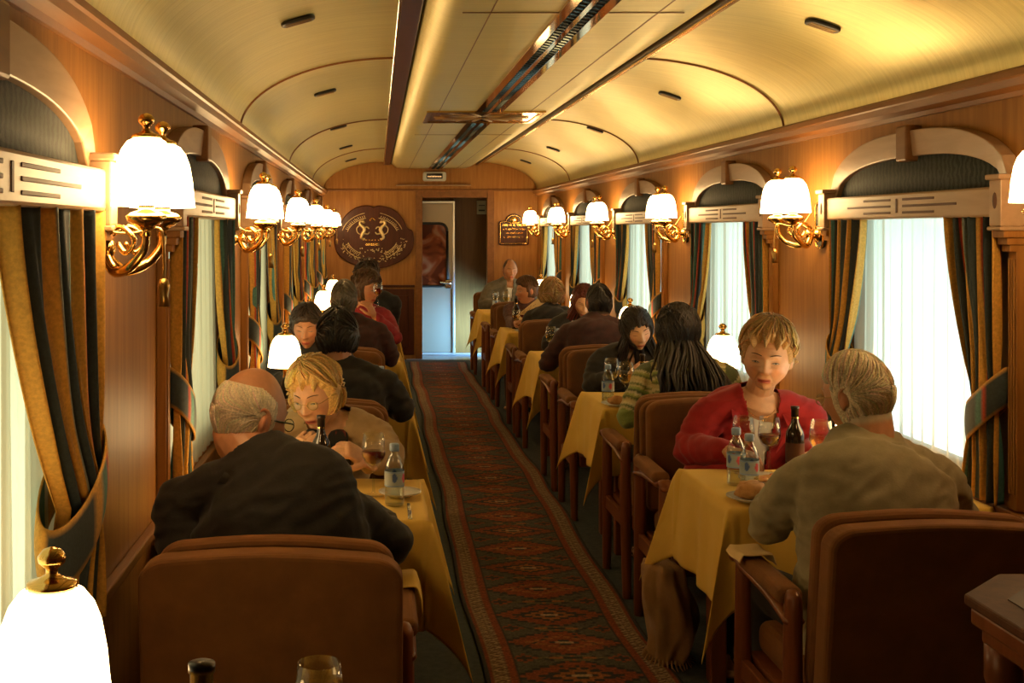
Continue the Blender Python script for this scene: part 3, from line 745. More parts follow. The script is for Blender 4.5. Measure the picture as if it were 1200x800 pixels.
for (x, y, rz, l) in (
    (CX_R, 4.79, PI, 'orange velvet armchair of the woman in the red jacket'),
    (CX_R, 6.89, PI, 'orange velvet armchair of the long-haired woman in black'),
    (CX_R, 7.66, 0, 'orange velvet armchair of the broad dark-jacket man'),
    (CX_R, 9.10, PI, 'orange velvet armchair of the auburn-haired woman'),
    (CX_R, 9.76, 0, 'orange velvet armchair of the curly blonde woman'),
    (CX_R, 11.16, PI, 'orange velvet armchair of the short-haired woman in profile'),
    (CX_R, 12.10, 0, 'empty orange armchair at the farthest right table'),
    (CX_R, 13.60, PI, 'orange velvet armchair of the man by the end wall'),
    (CX_L, 4.61, PI, 'orange velvet armchair of the blonde woman in glasses'),
    (CX_L, 5.32, 0, 'orange velvet armchair of the black-haired diner on the left'),
    (CX_L, 6.80, PI, 'orange velvet armchair of the hidden dark-haired diner'),
    (CX_L, 7.55, 0, 'orange velvet armchair of the grey-haired man'),
    (CX_L, 9.00, PI, 'orange velvet armchair of the woman drinking wine'),
    (CX_L, 9.72, 0, 'orange velvet armchair of the diner behind the wine drinker')):
    dup(ch, (x, y, 0), rz, l)
# near right corner : bare wooden stand with chamfered corners
t = thing('serving_stand', 'bare dark wooden stand with chamfered top at the lower right corner', 'stand', (1.47, 1.93, 0))
def octo(hx, hy, c): return [(-hx + c, -hy), (hx - c, -hy), (hx, -hy + c), (hx, hy - c), (hx - c, hy), (-hx + c, hy), (-hx, hy - c), (-hx, -hy + c)]
flat('top', MB().prism(octo(.39, .40, .13), Matrix.Translation((0, 0, .93)), .02), wood('stand_wood', (.075, .024, .008), (.12, .04, .013), rough=.65, coat=0), t, bevel=.005)
flat('top_moulding', MB().prism(octo(.38, .39, .125), Matrix.Translation((0, 0, .895)), .033).prism(octo(.365, .375, .12), Matrix.Translation((0, 0, .865)), .03), M['chairwood'], t, bevel=.006)
flat('inlay', MB().prism(octo(.33, .34, .11), Matrix.Translation((0, 0, .9505)), .002), mat('stand_inlay', (.05, .016, .007), .6), t)
for sx in (-1, 1):
    for sy in (-1, 1):
        obj('leg', MB().lathe([(.02, 0), (.024, .02), (.018, .1), (.026, .5), (.03, .7), (.022, .74), (.034, .78), (.034, .866)], (sx * .30, sy * .30, 0), n=12), M['chairwood'], t)
# ================================================================== END WALL EMBLEMS
t = thing('carved_emblem', 'large dark mahogany plaque with gilt emblem on the left of end wall', 'plaque', (-.04, Y1 - .002, 1.535))
MY = Matrix(((1, 0, 0, 0), (0, 0, -1, 0), (0, 1, 0, 0), (0, 0, 0, 1)))
def ep(px, py): return ((px - 466) / 933 * 105 / 93.8, -(py - 392) / 800 * 90 / 93.8)
outl = [(466, 90), (505, 70), (570, 78), (660, 105), (730, 160), (775, 220), (800, 275), (825, 312), (865, 330), (880, 400), (878, 480), (850, 560), (770, 635), (660, 690), (560, 718), (466, 722), (370, 712), (250, 685), (150, 630), (80, 560), (52, 470), (55, 370), (70, 320), (110, 295), (130, 230), (180, 160), (260, 100), (350, 72), (425, 70)]
pl, _ = catmull([Vector((*ep(a, b), 0)) for a, b in outl] , [(0, 0)] * len(outl), 3)
poly = [(p.x, p.y) for p in pl]
flat('plaque', MB().prism(poly, MY, .035), M['darkwood'], t, bevel=.012, seg=3)
e1, e2, e3, e4 = MB(), MB(), MB(), MB(); cx, cz = -.02, .0
def onp(x, z, d=.04): return (x, -d, z)
rng = random.Random(8)
for a0, a1 in ((18, 75), (105, 165), (200, 243), (297, 340)):
    e1 = MB()
    for (r0, r1) in ((.385, .30), (.32, .235)):
        e1.tube([onp(cx + r0 * math.cos(R(a0 + (a1 - a0) * k / 14)), cz + r1 * math.sin(R(a0 + (a1 - a0) * k / 14))) for k in range(15)], .005, 6)
    a = a0 + 2
    while a < a1 - 1:
        c_, s_ = math.cos(R(a)), math.sin(R(a)); f1, f2 = .89, rng.uniform(.95, .98)
        e1.tube([onp(cx + .35 * 1.04 * c_ * f1 , cz + .27 * 1.04 * s_ * f1), onp(cx + .35 * 1.04 * c_ * f2, cz + .27 * 1.04 * s_ * f2)], .0045, 5); a += rng.uniform(3.4, 5)
    obj('gilt_ribbon', e1, M['gilt'], t)

for sg in (-1, 1):   # two facing beasts holding the middle
    q = lambda L_: [onp(cx + sg * x, cz + z, .043) for x, z in L_]
    e2.tube(q([(.10, .175), (.145, .19), (.155, .15), (.12, .12), (.10, .08), (.125, .03), (.14, -.02), (.10, -.03)]), [.012, .016, .018, .02, .024, .022, .016, .010], 8, smooth=3)
    e2.tube(q([(.14, .02), (.185, .05), (.195, .10), (.17, .13)]), [.008, .007, .007, .011], 6, smooth=3)
    e2.tube(q([(.11, .10), (.07, .12), (.045, .10)]), [.012, .009, .008], 6, smooth=3)
    e2.tube(q([(.11, .04), (.06, .03), (.04, .05)]), [.013, .010, .008], 6, smooth=3)
    e2.ball(onp(cx + sg * .115, cz + .185, .045), .022, 8)
obj('heraldic_beasts', e2, M['gilt'], t)
e3.tube([onp(cx - .03, cz + .20), onp(cx, cz + .225), onp(cx + .03, cz + .20)], .012, 8, smooth=3)
for k in range(7): e3.ball(onp(cx - .11 + .037 * k, cz - .045), (.014, .008, .009), 8)
obj('crown', e3, M['brass'], t)
flat('name_plate', MB().box(cx - .085, cx + .085, -.045, -.034, cz - .118, cz - .082), M['brass'], t, bevel=.003)
for k in range(110):
    a = rng.uniform(185, 355); rr = rng.uniform(.95, 1.2)
    x, z = cx + .37 * rr * math.cos(R(a)), cz + .275 * rr * math.sin(R(a)) + .0
    if abs(x) > .40: continue
    e4.tube([onp(x, z), onp(x + rng.uniform(-.025, .025), z + rng.uniform(-.02, .02), .045)], [.005, .002], 5)
for k in range(26): 
    x = cx + rng.uniform(-.2, .2); z = cz - rng.uniform(.14, .2); e4.ball(onp(x, z), (.008, .006, .008), 6)
obj('gilt_foliage', e4, M['gilt'], t)
t = thing('name_board', 'small dark red board with gilt lettering right of the doorway', 'sign', (1.705, Y1, 1.61))
pb = [(-.175, -.18), (.175, -.18), (.19, -.165), (.19, .10), (.17, .12), (.105, .12)]
pb += [(.105 * math.cos(R(a)), .125 + .085 * math.sin(R(a))) for a in range(15, 180, 15)]
pb += [(-.105, .12), (-.17, .12), (-.19, .10), (-.19, -.165)]
flat('board', MB().prism(pb, MY, .03), M['darkwood'], t, bevel=.006)
bp = [(x * .9, -.036, z * .9 - .0) for x, z in pb]; bp.append(bp[0])
obj('gilt_border', MB().tube(bp, .006, 6, caps=False), M['brass'], t)
m = MB(); rng = random.Random(5)
for z, hwd, h in ((.055, .14, .022), (.008, .145, .017), (-.042, .10, .017), (-.09, .125, .017)):
    x = -hwd
    while x < hwd:
        g = rng.uniform(.012, .019)
        if rng.random() < .88:
            m.box(x, x + .004, -.037, -.029, z, z + h)
            if rng.random() < .7: m.box(x + g * .5, x + g * .5 + .004, -.037, -.029, z, z + h)
            m.box(x, x + g * .6, -.037, -.029, z + h * rng.choice((0, .42, .8)), z + h * rng.choice((0, .42, .8)) + .004)
        x += g
flat('gilt_lettering', m, M['brass'], t)
obj('emblem', MB().ball((0, -.034, .13), (.052, .012, .045), 14).tube([(-.09, -.034, .105), (-.05, -.034, .095), (0, -.034, .09), (.05, -.034, .095), (.09, -.034, .105)], .010, 8), M['brass'], t)
# ================================================================== TABLEWARE
def glass_thing(kind):
    """stemmed wine glass"""
    t = thing('wine_glass', 'g', 'glass', group='wine glasses'); 
    if kind == 'big': H, rb, zb = .205, .040, .095
    else: H, rb, zb = .180, .034, .085
    o = [(.0, 0), (.034, 0), (.034, .003), (.010, .007), (.0045, .015), (.004, zb - .012), (.012, zb), (rb * .72, zb + .012), (rb, zb + .04), (rb * .98, zb + .065), (rb * .84, H)]
    i = [(rb * .82, H), (rb * .95, zb + .065), (rb * .965, zb + .04), (rb * .68, zb + .0155), (.008, zb + .005), (0, zb + .005)]
    obj('bowl', MB().lathe(o + i, n=24), M['glass'], t)
    return t, rb, zb, H
def wineglass(loc, label, kind='big', wine='red', fill=.5, proto={}):
    key = (kind, wine, fill)
    if key in proto: return dup(proto[key], loc, None, label)
    t, rb, zb, H = glass_thing(kind)
    if wine:
        zf = zb + .012 + (H - zb) * fill * .8
        q = [(0, zb + .0065), (.007, zb + .0065), (rb * .665, zb + .017)]
        if zf > zb + .04: q += [(rb * .95, zb + .04)]
        rr = rb * .945 if zf > zb + .035 else rb * .85
        q += [(rr, zf), (0, zf)]
        obj('wine', MB().lathe(q, n=24), M['redwine'] if wine == 'red' else M['whitewine'], t)
    t.location = loc; t['label'] = label; proto[key] = t; return t
def waterbottle(loc, label, first=[None]):
    if first[0]: return dup(first[0], loc, random.uniform(-.8, .8), label)
    t = thing('water_bottle', label, 'bottle', loc, 0, 'small plastic water bottles')
    pr = [(0, 0), (.028, 0), (.031, .006), (.031, .05), (.029, .055), (.031, .06), (.031, .115), (.029, .13), (.020, .152), (.012, .165), (.012, .18)]
    obj('bottle_body', MB().lathe(pr + [(.010, .18), (.010, .165), (.018, .152), (.027, .13), (.0295, .115), (.0295, .006), (0, .004)], n=24), M['petplastic'], t)
    obj('water', MB().lathe([(0, .005), (.0288, .007), (.0288, .09), (0, .09)], n=20), M['water'], t)
    obj('cap', MB().lathe([(0, .172), (.015, .172), (.0155, .176), (.0155, .192), (.014, .195), (0, .195)], n=20), M['bluecap'], t)
    nu, nv = 60, 16; P = []; C = []
    for j in range(nv):
        for i in range(nu):
            a = 2 * PI * i / nu; P.append((.0318 * math.cos(a), .0318 * math.sin(a), .062 + .048 * j / (nv - 1)))
            u = (i / nu * 2) % 1; v = j / (nv - 1)
            c = (.42, .52, .58)
            if (u - .32) ** 2 * 14 + (v - .6) ** 2 < .10: c = (.08, .16, .45)
            if (u - .68) ** 2 * 14 + (v - .55) ** 2 < .10: c = (.75, .12, .18)
            if v < .12 or v > .9: c = (.30, .45, .70)
            C.append(c)
    obj('label', MB().grid(P, nu, nv, True, col=C), M['label'], t, color=True)
    first[0] = t; return t
def darkbottle(loc, label, s=1.0, first=[None]):
    if first[0]:
        o = dup(first[0], loc, None, label); o.scale = (s, s, s); return o
    t = thing('wine_bottle', label, 'bottle', loc, 0, 'dark glass wine bottles')
    obj('bottle_body', MB().lathe([(0, 0), (.030, 0), (.033, .006), (.033, .135), (.030, .155), (.018, .178), (.0125, .195), (.012, .235), (.0145, .237), (.0145, .245), (0, .246)], n=24), M['darkbottle'], t)
    obj('foil', MB().lathe([(.0132, .205), (.0132, .236), (.0152, .2365), (.0152, .246), (0, .2475)], n=18), mat('bottle_foil', (.03, .02, .02), .3, .5) if 'foil' not in M else M['foil'], t)
    obj('neck_ring', MB().lathe([(.0136, .203), (.0136, .208)], n=18, cap=False), M['brass'], t)
    obj('paper_label', MB().lathe([(.0335, .045), (.0335, .115)], n=24, cap=False), mat('bottle_label', (.07, .02, .012), .5), t)
    first[0] = t; t.scale = (s, s, s); return t
def plate(loc, label, r=.085, group='white plates', first={}):
    if r in first: return dup(first[r], loc, None, label)
    t = thing('plate', label, 'plate', loc, 0, group)
    obj('dish', MB().lathe([(0, 0), (r * .55, 0), (r * .6, .003), (r, .014), (r, .017), (r * .62, .007), (0, .005)], n=36), M['china'], t)
    obj('gilt_line', MB().lathe([(r * .93, .0156), (r * .95, .0160)], n=36, cap=False), M['brassdark'], t)
    first[r] = t; return t
def lumpy(m, c, r, seed, n=20, amp=.12):
    P = []
    for j in range(n // 2 + 1):
        e = PI * (j / (n // 2)) * .98 + .01 * PI
        for k in range(n):
            a = 2 * PI * k / n; d = Vector((math.sin(e) * math.cos(a), math.sin(e) * math.sin(a), -math.cos(e)))
            q = 1 + amp * noise.noise(d * 2 + Vector((seed, 0, 0)))
            P.append((c[0] + r[0] * d.x * q, c[1] + r[1] * d.y * q, c[2] + r[2] * (d.z * q if d.z > 0 else d.z * .7)))
    return m.grid(P, n, n // 2 + 1, True, None, True)
def bread(loc, label, rz=0, s=1):
    o = obj('bread_roll', lumpy(MB(), (0, 0, .016 * s), (.048 * s, .034 * s, .026 * s), hash(label) % 50, 28, .2), M['crust'])
    o.location = loc; o.rotation_euler = (0, 0, rz); tag(o, label, 'bread roll', 'bread rolls on plates')
    obj('scored_crust', lumpy(MB(), (0, 0, .033 * s), (.03 * s, .008 * s, .012 * s), 7), M['crust'], o)
Z = .745
# right table 1
waterbottle((1.240, 3.98, Z), 'capped water bottle at the aisle corner of the red-jacket woman’s table')
waterbottle((1.232, 4.10, Z), 'water bottle just behind the other one on the red-jacket woman’s table')
wineglass((1.315, 4.29, Z), 'glass of white wine in front of the red-jacket woman', 'big', 'white', .45)
wineglass((1.405, 4.28, Z), 'glass of red wine on the nearest right table', 'big', 'red', .38)
wineglass((1.56, 4.20, Z), 'wine glass of water beside the beige-jacket man’s head', 'big', 'white', .5)
darkbottle((1.50, 4.29, Z), 'dark bottle on the nearest right table before the red jacket', .98)
plate((1.355, 4.14, Z), 'white dinner plate with food on the nearest right table', .10)
o = obj('food', lumpy(lumpy(lumpy(MB(), (0, 0, .006), (.045, .03, .012), 3), (.03, .02, .008), (.02, .03, .012), 9), (-.03, -.02, .008), (.025, .02, .010), 4), cloth('salad', (.70, .45, .14), (.60, .14, .04), 30, .6)); o.location = (1.355, 4.14, Z + .007)
tag(o, 'orange and yellow food portion on the dinner plate', 'food')
plate((1.205, 3.86, Z), 'side plate with torn bread at the table edge, nearest right table', .075)
bread((1.21, 3.865, Z + .008), 'torn bread on the side plate of the nearest right table', .6, 1.3)
# right table 2
waterbottle((1.165, 6.03, Z), 'water bottle at the aisle corner of the striped-sweater woman’s table')
wineglass((1.22, 6.22, Z), 'tall glass of water behind the bottle, second right table', 'big', 'white', .3)
wineglass((1.26, 6.05, Z), 'glass of white wine before the striped sweater, second right table', 'big', 'white', .4)
plate((1.19, 5.94, Z), 'side plate with roll, second right table', .075)
bread((1.19, 5.94, Z + .008), 'round bread roll at the corner of the second right table', .1, .95)
darkbottle((1.365, 6.15, Z), 'dark bottle between the two women, second right table', .95)
# right table 3
wineglass((1.20, 8.25, Z), 'glass of white wine at the aisle side, third right table', 'big', 'white', .5)
waterbottle((1.25, 8.22, Z), 'water bottle at the aisle side, third right table')
wineglass((1.32, 8.45, Z), 'wine glass behind the bottle, third right table', 'small', None, 0)
darkbottle((1.38, 8.4, Z), 'dark bottle beside the auburn-haired woman', .95)
# right table 4
for x, y, l in ((1.20, 10.32, 'wine glass at the aisle corner of the fourth right table'), (1.27, 10.45, 'second wine glass from the aisle, fourth right table')):
    wineglass((x, y, Z), l, 'small', 'white' if x < 1.25 else 'red', .45)
darkbottle((1.225, 10.55, Z), 'dark bottle beside the menu, fourth right table', 1.1)
plate((1.26, 10.24, Z), 'plate under the menu, fourth right table', .085)
wineglass((1.33, 10.35, Z), 'glass near the hand with the menu, fourth right table', 'small', 'white', .3)
# right table 5
waterbottle((1.27, 12.85, Z), 'water bottle on the farthest right table')
wineglass((1.29, 13.02, Z), 'left wine glass on the farthest right table', 'big', 'white', .3)
wineglass((1.40, 12.95, Z), 'right wine glass on the farthest right table', 'big', 'white', .4)
plate((1.30, 12.72, Z), 'side plate on the farthest right table', .085); bread((1.30, 12.72, Z + .008), 'bread roll on the farthest right table', .2, 1.1)
darkbottle((1.50, 12.7, Z), 'dark bottle on the farthest right table', 1.1)
# left table 1
wineglass((-.012, 3.93, Z), 'glass of red wine beside the blonde woman’s hand', 'big', 'red', .45)
waterbottle((.055, 3.80, Z), 'water bottle at the aisle corner of the nearest left table')
plate((.075, 3.93, Z), 'side plate behind the water bottle, nearest left table', .07)
darkbottle((-.19, 4.05, Z), 'dark bottle in front of the blonde woman’s scarf', 1.0)
wineglass((-.27, 3.95, Z), 'wine glass beside the bald man’s chin', 'small', 'red', .3)
o = obj('table_knife', MB().box(-.006, .006, -.09, .02, 0, .002).tube([(0, .02, .003), (0, .10, .003)], (.006, .003), 8, up=(0, 0, 1)), M['chrome']); o.location = (.10, 3.70, Z); tag(o, 'small knife near the corner of the nearest left table', 'knife')
# left tables 2-4
waterbottle((.02, 5.95, Z), 'water bottle by the black-jacket elbow, second left table')
wineglass((-.08, 6.1, Z), 'wine glass on the second left table', 'small', 'red', .4)
wineglass((.02, 8.15, Z), 'wine glass below the woman’s arm, third left table', 'big', 'white', .4)
wineglass((.06, 8.05, Z), 'wine glass at the aisle edge, third left table', 'small', 'white', .3)
wineglass((.0, 10.3, Z), 'wine glass on the fourth left table', 'small', 'red', .4)
# near left table
darkbottle((-.235, 1.60, Z), 'dark bottle whose neck shows at the bottom photo edge', 1.2)
wineglass((-.09, 1.85, Z), 'glass whose rim shows at the bottom photo edge', 'big', 'white', .3)
# napkins and coat
def draped(name, label, cat, loc, sx, sy, hang, matl, seed, axis=0):
    nu = nv = 26; P = []; rnd = random.Random(seed); ph = rnd.uniform(0, 6)
    for j in range(nv):
        b = (j / (nv - 1) - .5) * sy
        for i in range(nu):
            a = (i / (nu - 1) - .5) * sx; over = max(0, abs(a) - hang)
            P.append((max(-hang, min(hang, a)) + math.copysign(.012 * min(1, over * 30) + .02 * over, a) * (over > 0), b + .012 * math.sin(a * 22 + ph), -over + .004 * math.sin(b * 40 + ph) + .003 * math.sin(a * 50) - over * .12 * math.sin(b * 14 + ph)))
    o = obj(name, MB().grid(P, nu, nv), matl, solid=.003); o.location = loc; tag(o, label, cat); return o
draped('napkin', 'folded yellow napkin hanging over the bald man’s right armrest', 'napkin', (.065, 3.19, .688), .20, .16, .040, M['linen'], 3)
draped('napkin', 'cream napkin laid over the beige-jacket man’s left armrest', 'napkin', (1.085, 3.47, .690), .13, .13, .040, M['napkin'], 5)
coatm = cloth('tan_coat', (.34, .19, .075), (.42, .25, .11), 12, .9, .1, .4)
m = MB(); P = []; nu, nv = 40, 30
for j in range(nv):
    v = j / (nv - 1)
    for i in range(nu):
        a = 2 * PI * i / nu; rr = (.085 + .035 * math.sin(v * PI) + .014 * math.sin(a * 5 + v * 4) + .008 * math.sin(a * 9 - v * 7)) * (1 if v < .97 else .6)
        P.append((rr * .75 * math.cos(a) + .02 * math.sin(v * 5), rr * 1.1 * math.sin(a), .012 + .36 * v))
m.grid(P, nu, nv, True, None, True)
o = obj('coat', m, coatm); o.location = (1.09, 4.50, 0); tag(o, 'tan coat hanging beside the nearest right table, fringed end on the floor', 'coat')
m = MB(); rng = random.Random(2)
for k in range(34):
    a = 2 * PI * k / 34; x, y = .075 * math.cos(a), .105 * math.sin(a); m.tube([(x, y, .03), (x * 1.15, y * 1.15, .012), (x * 1.3 + rng.uniform(-.01, .01), y * 1.3, .006)], [.004, .003, .002], 5)
tag(obj('fringe', m, coatm, o), kind='stuff')
# ================================================================== PEOPLE
def sstep(a, b, x):
    t = np.clip((x - a) / (b - a), 0, 1); return t * t * (3 - 2 * t)
def gs(x, s): return np.exp(-(x / s) ** 2)
def head_surf(d, feat=True, fem=0., wide=1., fat=0.):
    """skull and face as a displaced ball; eyes on z = 0, +y is the way the face looks"""
    d = np.asarray(d, dtype=float); x, y, z = d[:, 0] * .076 * wide, d[:, 1] * .099, d[:, 2] * .120
    low = sstep(.01, -.115, z); fr = sstep(-.2, .3, d[:, 1])
    x = x * (1 - (.26 + .06 * fem - fat * .2) * low)
    y = np.where(y > 0, y * (1 - .03 * low), y * (1 - .42 * low))
    y = y - .0 * low
    x = x * (1 + .05 * gs(z + .015, .04) * fr)
    y = y - .004 * gs(z - .085, .03) * fr
    if feat:
        xs = np.abs(x)
        y = y + fr * (.020 * gs(x, .024) * gs(z + .104, .020))                 # chin
        y = y + fr * .008 * gs(x, .034) * gs(z + .062, .030)                   # muzzle
        t = np.clip((.018 - z) / .050, 0, 1); nz = np.where(z > -.034, t, np.clip((z + .047) / .013, 0, 1))
        sx = .0075 + .0055 * t
        y = y + fr * nz * (.026 - .003 * fem) * gs(x, sx)
        y = y + fr * .007 * gs(xs - .013, .0065) * gs(z + .034, .008)           # nostrils' wings
        y = y - fr * .012 * gs(xs - .031, .017) * gs(z - .004, .012)            # sockets
        y = y + fr * .0075 * gs(xs - .031, .0125) * gs(z - .001, .0075)          # eyeballs under lids
        y = y - fr * .0025 * gs(xs - .031, .014) * gs(z + .0065, .0022)
        y = y + fr * (.005 - .003 * fem) * gs(z - .024, .008) * sstep(.062, .03, xs)  # brow
        y = y + fr * .0055 * gs(xs - .045, .018) * gs(z + .022, .018)           # cheekbone
        x = x + np.sign(x) * fr * (.004 + .008 * fat) * gs(z + .05, .03) * gs(xs - .05, .03)
        lip = sstep(.027, .018, xs)
        y = y + fr * lip * (.0052 * gs(z + .0655, .0045) + .0062 * gs(z + .0765, .0055) - .0050 * gs(z + .0708, .0018))
        y = y - fr * .003 * gs(z + .088, .006) * gs(x, .025)
        y = y - fr * .0035 * gs(xs - (.018 + (-.035 - z) * .35), .004) * sstep(-.03, -.04, z) * sstep(-.08, -.06, z)  # smile folds
        y = y - fr * .002 * gs(x, .004) * gs(z + .055, .006)
    return np.stack([x, y, z], 1)
def sph(nu, nv):
    a = np.arange(nu) / nu * 2 * PI; e = (np.arange(nv) + .5) / nv * PI - PI / 2
    A_, E_ = np.meshgrid(a, e); return np.stack([np.cos(E_) * np.cos(A_), np.cos(E_) * np.sin(A_), np.sin(E_)], -1).reshape(-1, 3)
def xf(Mx, P): 
    A_ = np.array(Mx); return P @ A_[:3, :3].T + A_[:3, 3]
def remeshed(name, mb, vox, smooth=0, keep=None):
    me = bpy.data.meshes.new('tmp'); me.from_pydata([tuple(v) for v in mb.v], [], mb.f)
    bm = bmesh.new(); bm.from_mesh(me); bmesh.ops.recalc_face_normals(bm, faces=bm.faces); bm.to_mesh(me); bm.free()
    o = bpy.data.objects.new('tmp', me); COL.objects.link(o)
    m = o.modifiers.new('r', 'REMESH'); m.mode = 'VOXEL'; m.voxel_size = vox; m.use_smooth_shade = True
    if smooth: s = o.modifiers.new('s', 'SMOOTH'); s.factor = .5; s.iterations = smooth
    dg = bpy.context.evaluated_depsgraph_get(); ev = o.evaluated_get(dg)
    out = bpy.data.meshes.new_from_object(ev, depsgraph=dg); out.name = name
    bpy.data.objects.remove(o); bpy.data.meshes.remove(me)
    out.polygons.foreach_set('use_smooth', [True] * len(out.polygons))
    return out
def verts(me):
    a = np.empty(len(me.vertices) * 3, dtype=np.float32); me.vertices.foreach_get('co', a); return a.reshape(-1, 3).astype(float)
def setverts(me, a): me.vertices.foreach_set('co', a.astype(np.float32).ravel()); me.update()
def normals(me):
    a = np.empty(len(me.vertices) * 3, dtype=np.float32); me.vertices.foreach_get('normal', a); return a.reshape(-1, 3).astype(float)
def hand(m, wrist, direc, back, side, curl=.6, s=1.0, point=None):
    """five-fingered hand; direc = wrist to knuckles, back = out of the back of the hand, side = +1 if the thumb lies on direc x back"""
    D = Vector(direc).normalized(); Bk = Vector(back); Bk = (Bk - D * Bk.dot(D)).normalized(); S = D.cross(Bk).normalized() * side
    w0 = Vector(wrist)
    m.tube([w0 - D * .03 * s, w0 + D * .02 * s, w0 + D * .05 * s, w0 + D * .085 * s], [(.026 * s, .020 * s), (.030 * s, .018 * s), (.038 * s, .017 * s), (.037 * s, .013 * s)], 12, up=Bk)
    Lf = [(.046, .028, .022), (.050, .032, .023), (.046, .029, .022), (.036, .022, .019)]
    for k in range(4):
        off = (.028 - .0187 * k) * s; c = curl if not point or k else point
        p = w0 + D * (.083 - .004 * abs(k - 1)) * s + S * off; a = .18 + c * .55; pts = [p - D * .02 * s, p]
        dd = D
        for q, l in enumerate(Lf[k]):
            dd = (D * math.cos(a) - Bk * math.sin(a)).normalized() + S * (.05 * (1.5 - k)); dd.normalize(); p = p + dd * l * s; pts.append(p); a += c * (1.05 if q == 0 else .7)
        r = (.0088, .0092, .0088, .0078)[k] * s
        m.tube(pts, [r, r * 1.02, r * .95, r * .86, r * .70], 8, smooth=2)
    p = w0 + D * .022 * s + S * .026 * s; d1 = (D * .62 + S * .62 - Bk * .35).normalized()
    m.tube([w0 + D * .01 * s + S * .012 * s, p, p + d1 * .038 * s, p + d1 * .038 * s + (D * .85 + S * .12 - Bk * .40).normalized() * .030 * s, p + d1 * .038 * s + (D * .85 - Bk * .55).normalized() * .054 * s],
           [.015 * s, .0155 * s, .0115 * s, .0105 * s, .0085 * s], 8, smooth=2)
def hairmask(style):
    """how much hair grows at a point of the head (local coordinates)"""
    def f(p, spec=style):
        x, y, z = np.abs(p[:, 0]), p[:, 1], p[:, 2]
        fz = .008 * spec.get('rag', 0) * np.sin(p[:, 0] * 170 + 1) + .006 * spec.get('rag', 0) * np.sin(p[:, 0] * 310)
        front = sstep(spec.get('fh', .055), spec.get('fh', .055) + .018, z + fz + (.02 * sstep(.02, .06, x) if not spec.get('bang') else 0 * x))
        backn = sstep(spec.get('nape', -.075), spec.get('nape', -.075) + .02, z) * sstep(.030 - 0 * y, -.0, y - spec.get('sb', .0) - .15 * np.maximum(z, 0))
        mk = np.maximum(front * sstep(-.2, 0., y + .3), backn)
        if spec.get('side_low'):
            mk = np.maximum(mk, sstep(spec['side_low'], spec['side_low'] + .02, z) * sstep(.045, .02, y) * sstep(.04, .055, x))
        if not spec.get('long') and not spec.get('cover'):   # the ears stay free
            mk = mk * (1 - sstep(.045, .06, x) * np.exp(-((y + .004) / .021) ** 2 - ((z + .004) / .032) ** 2) * 1.4).clip(0, 1)
        if spec.get('bald'):   # only a horseshoe of hair round the back and sides
            mk = mk * sstep(spec['bald'] + .024, spec['bald'] - .016, z + .55 * np.maximum(y, -.02)) * sstep(.045, .0, y)
        return mk
    return f
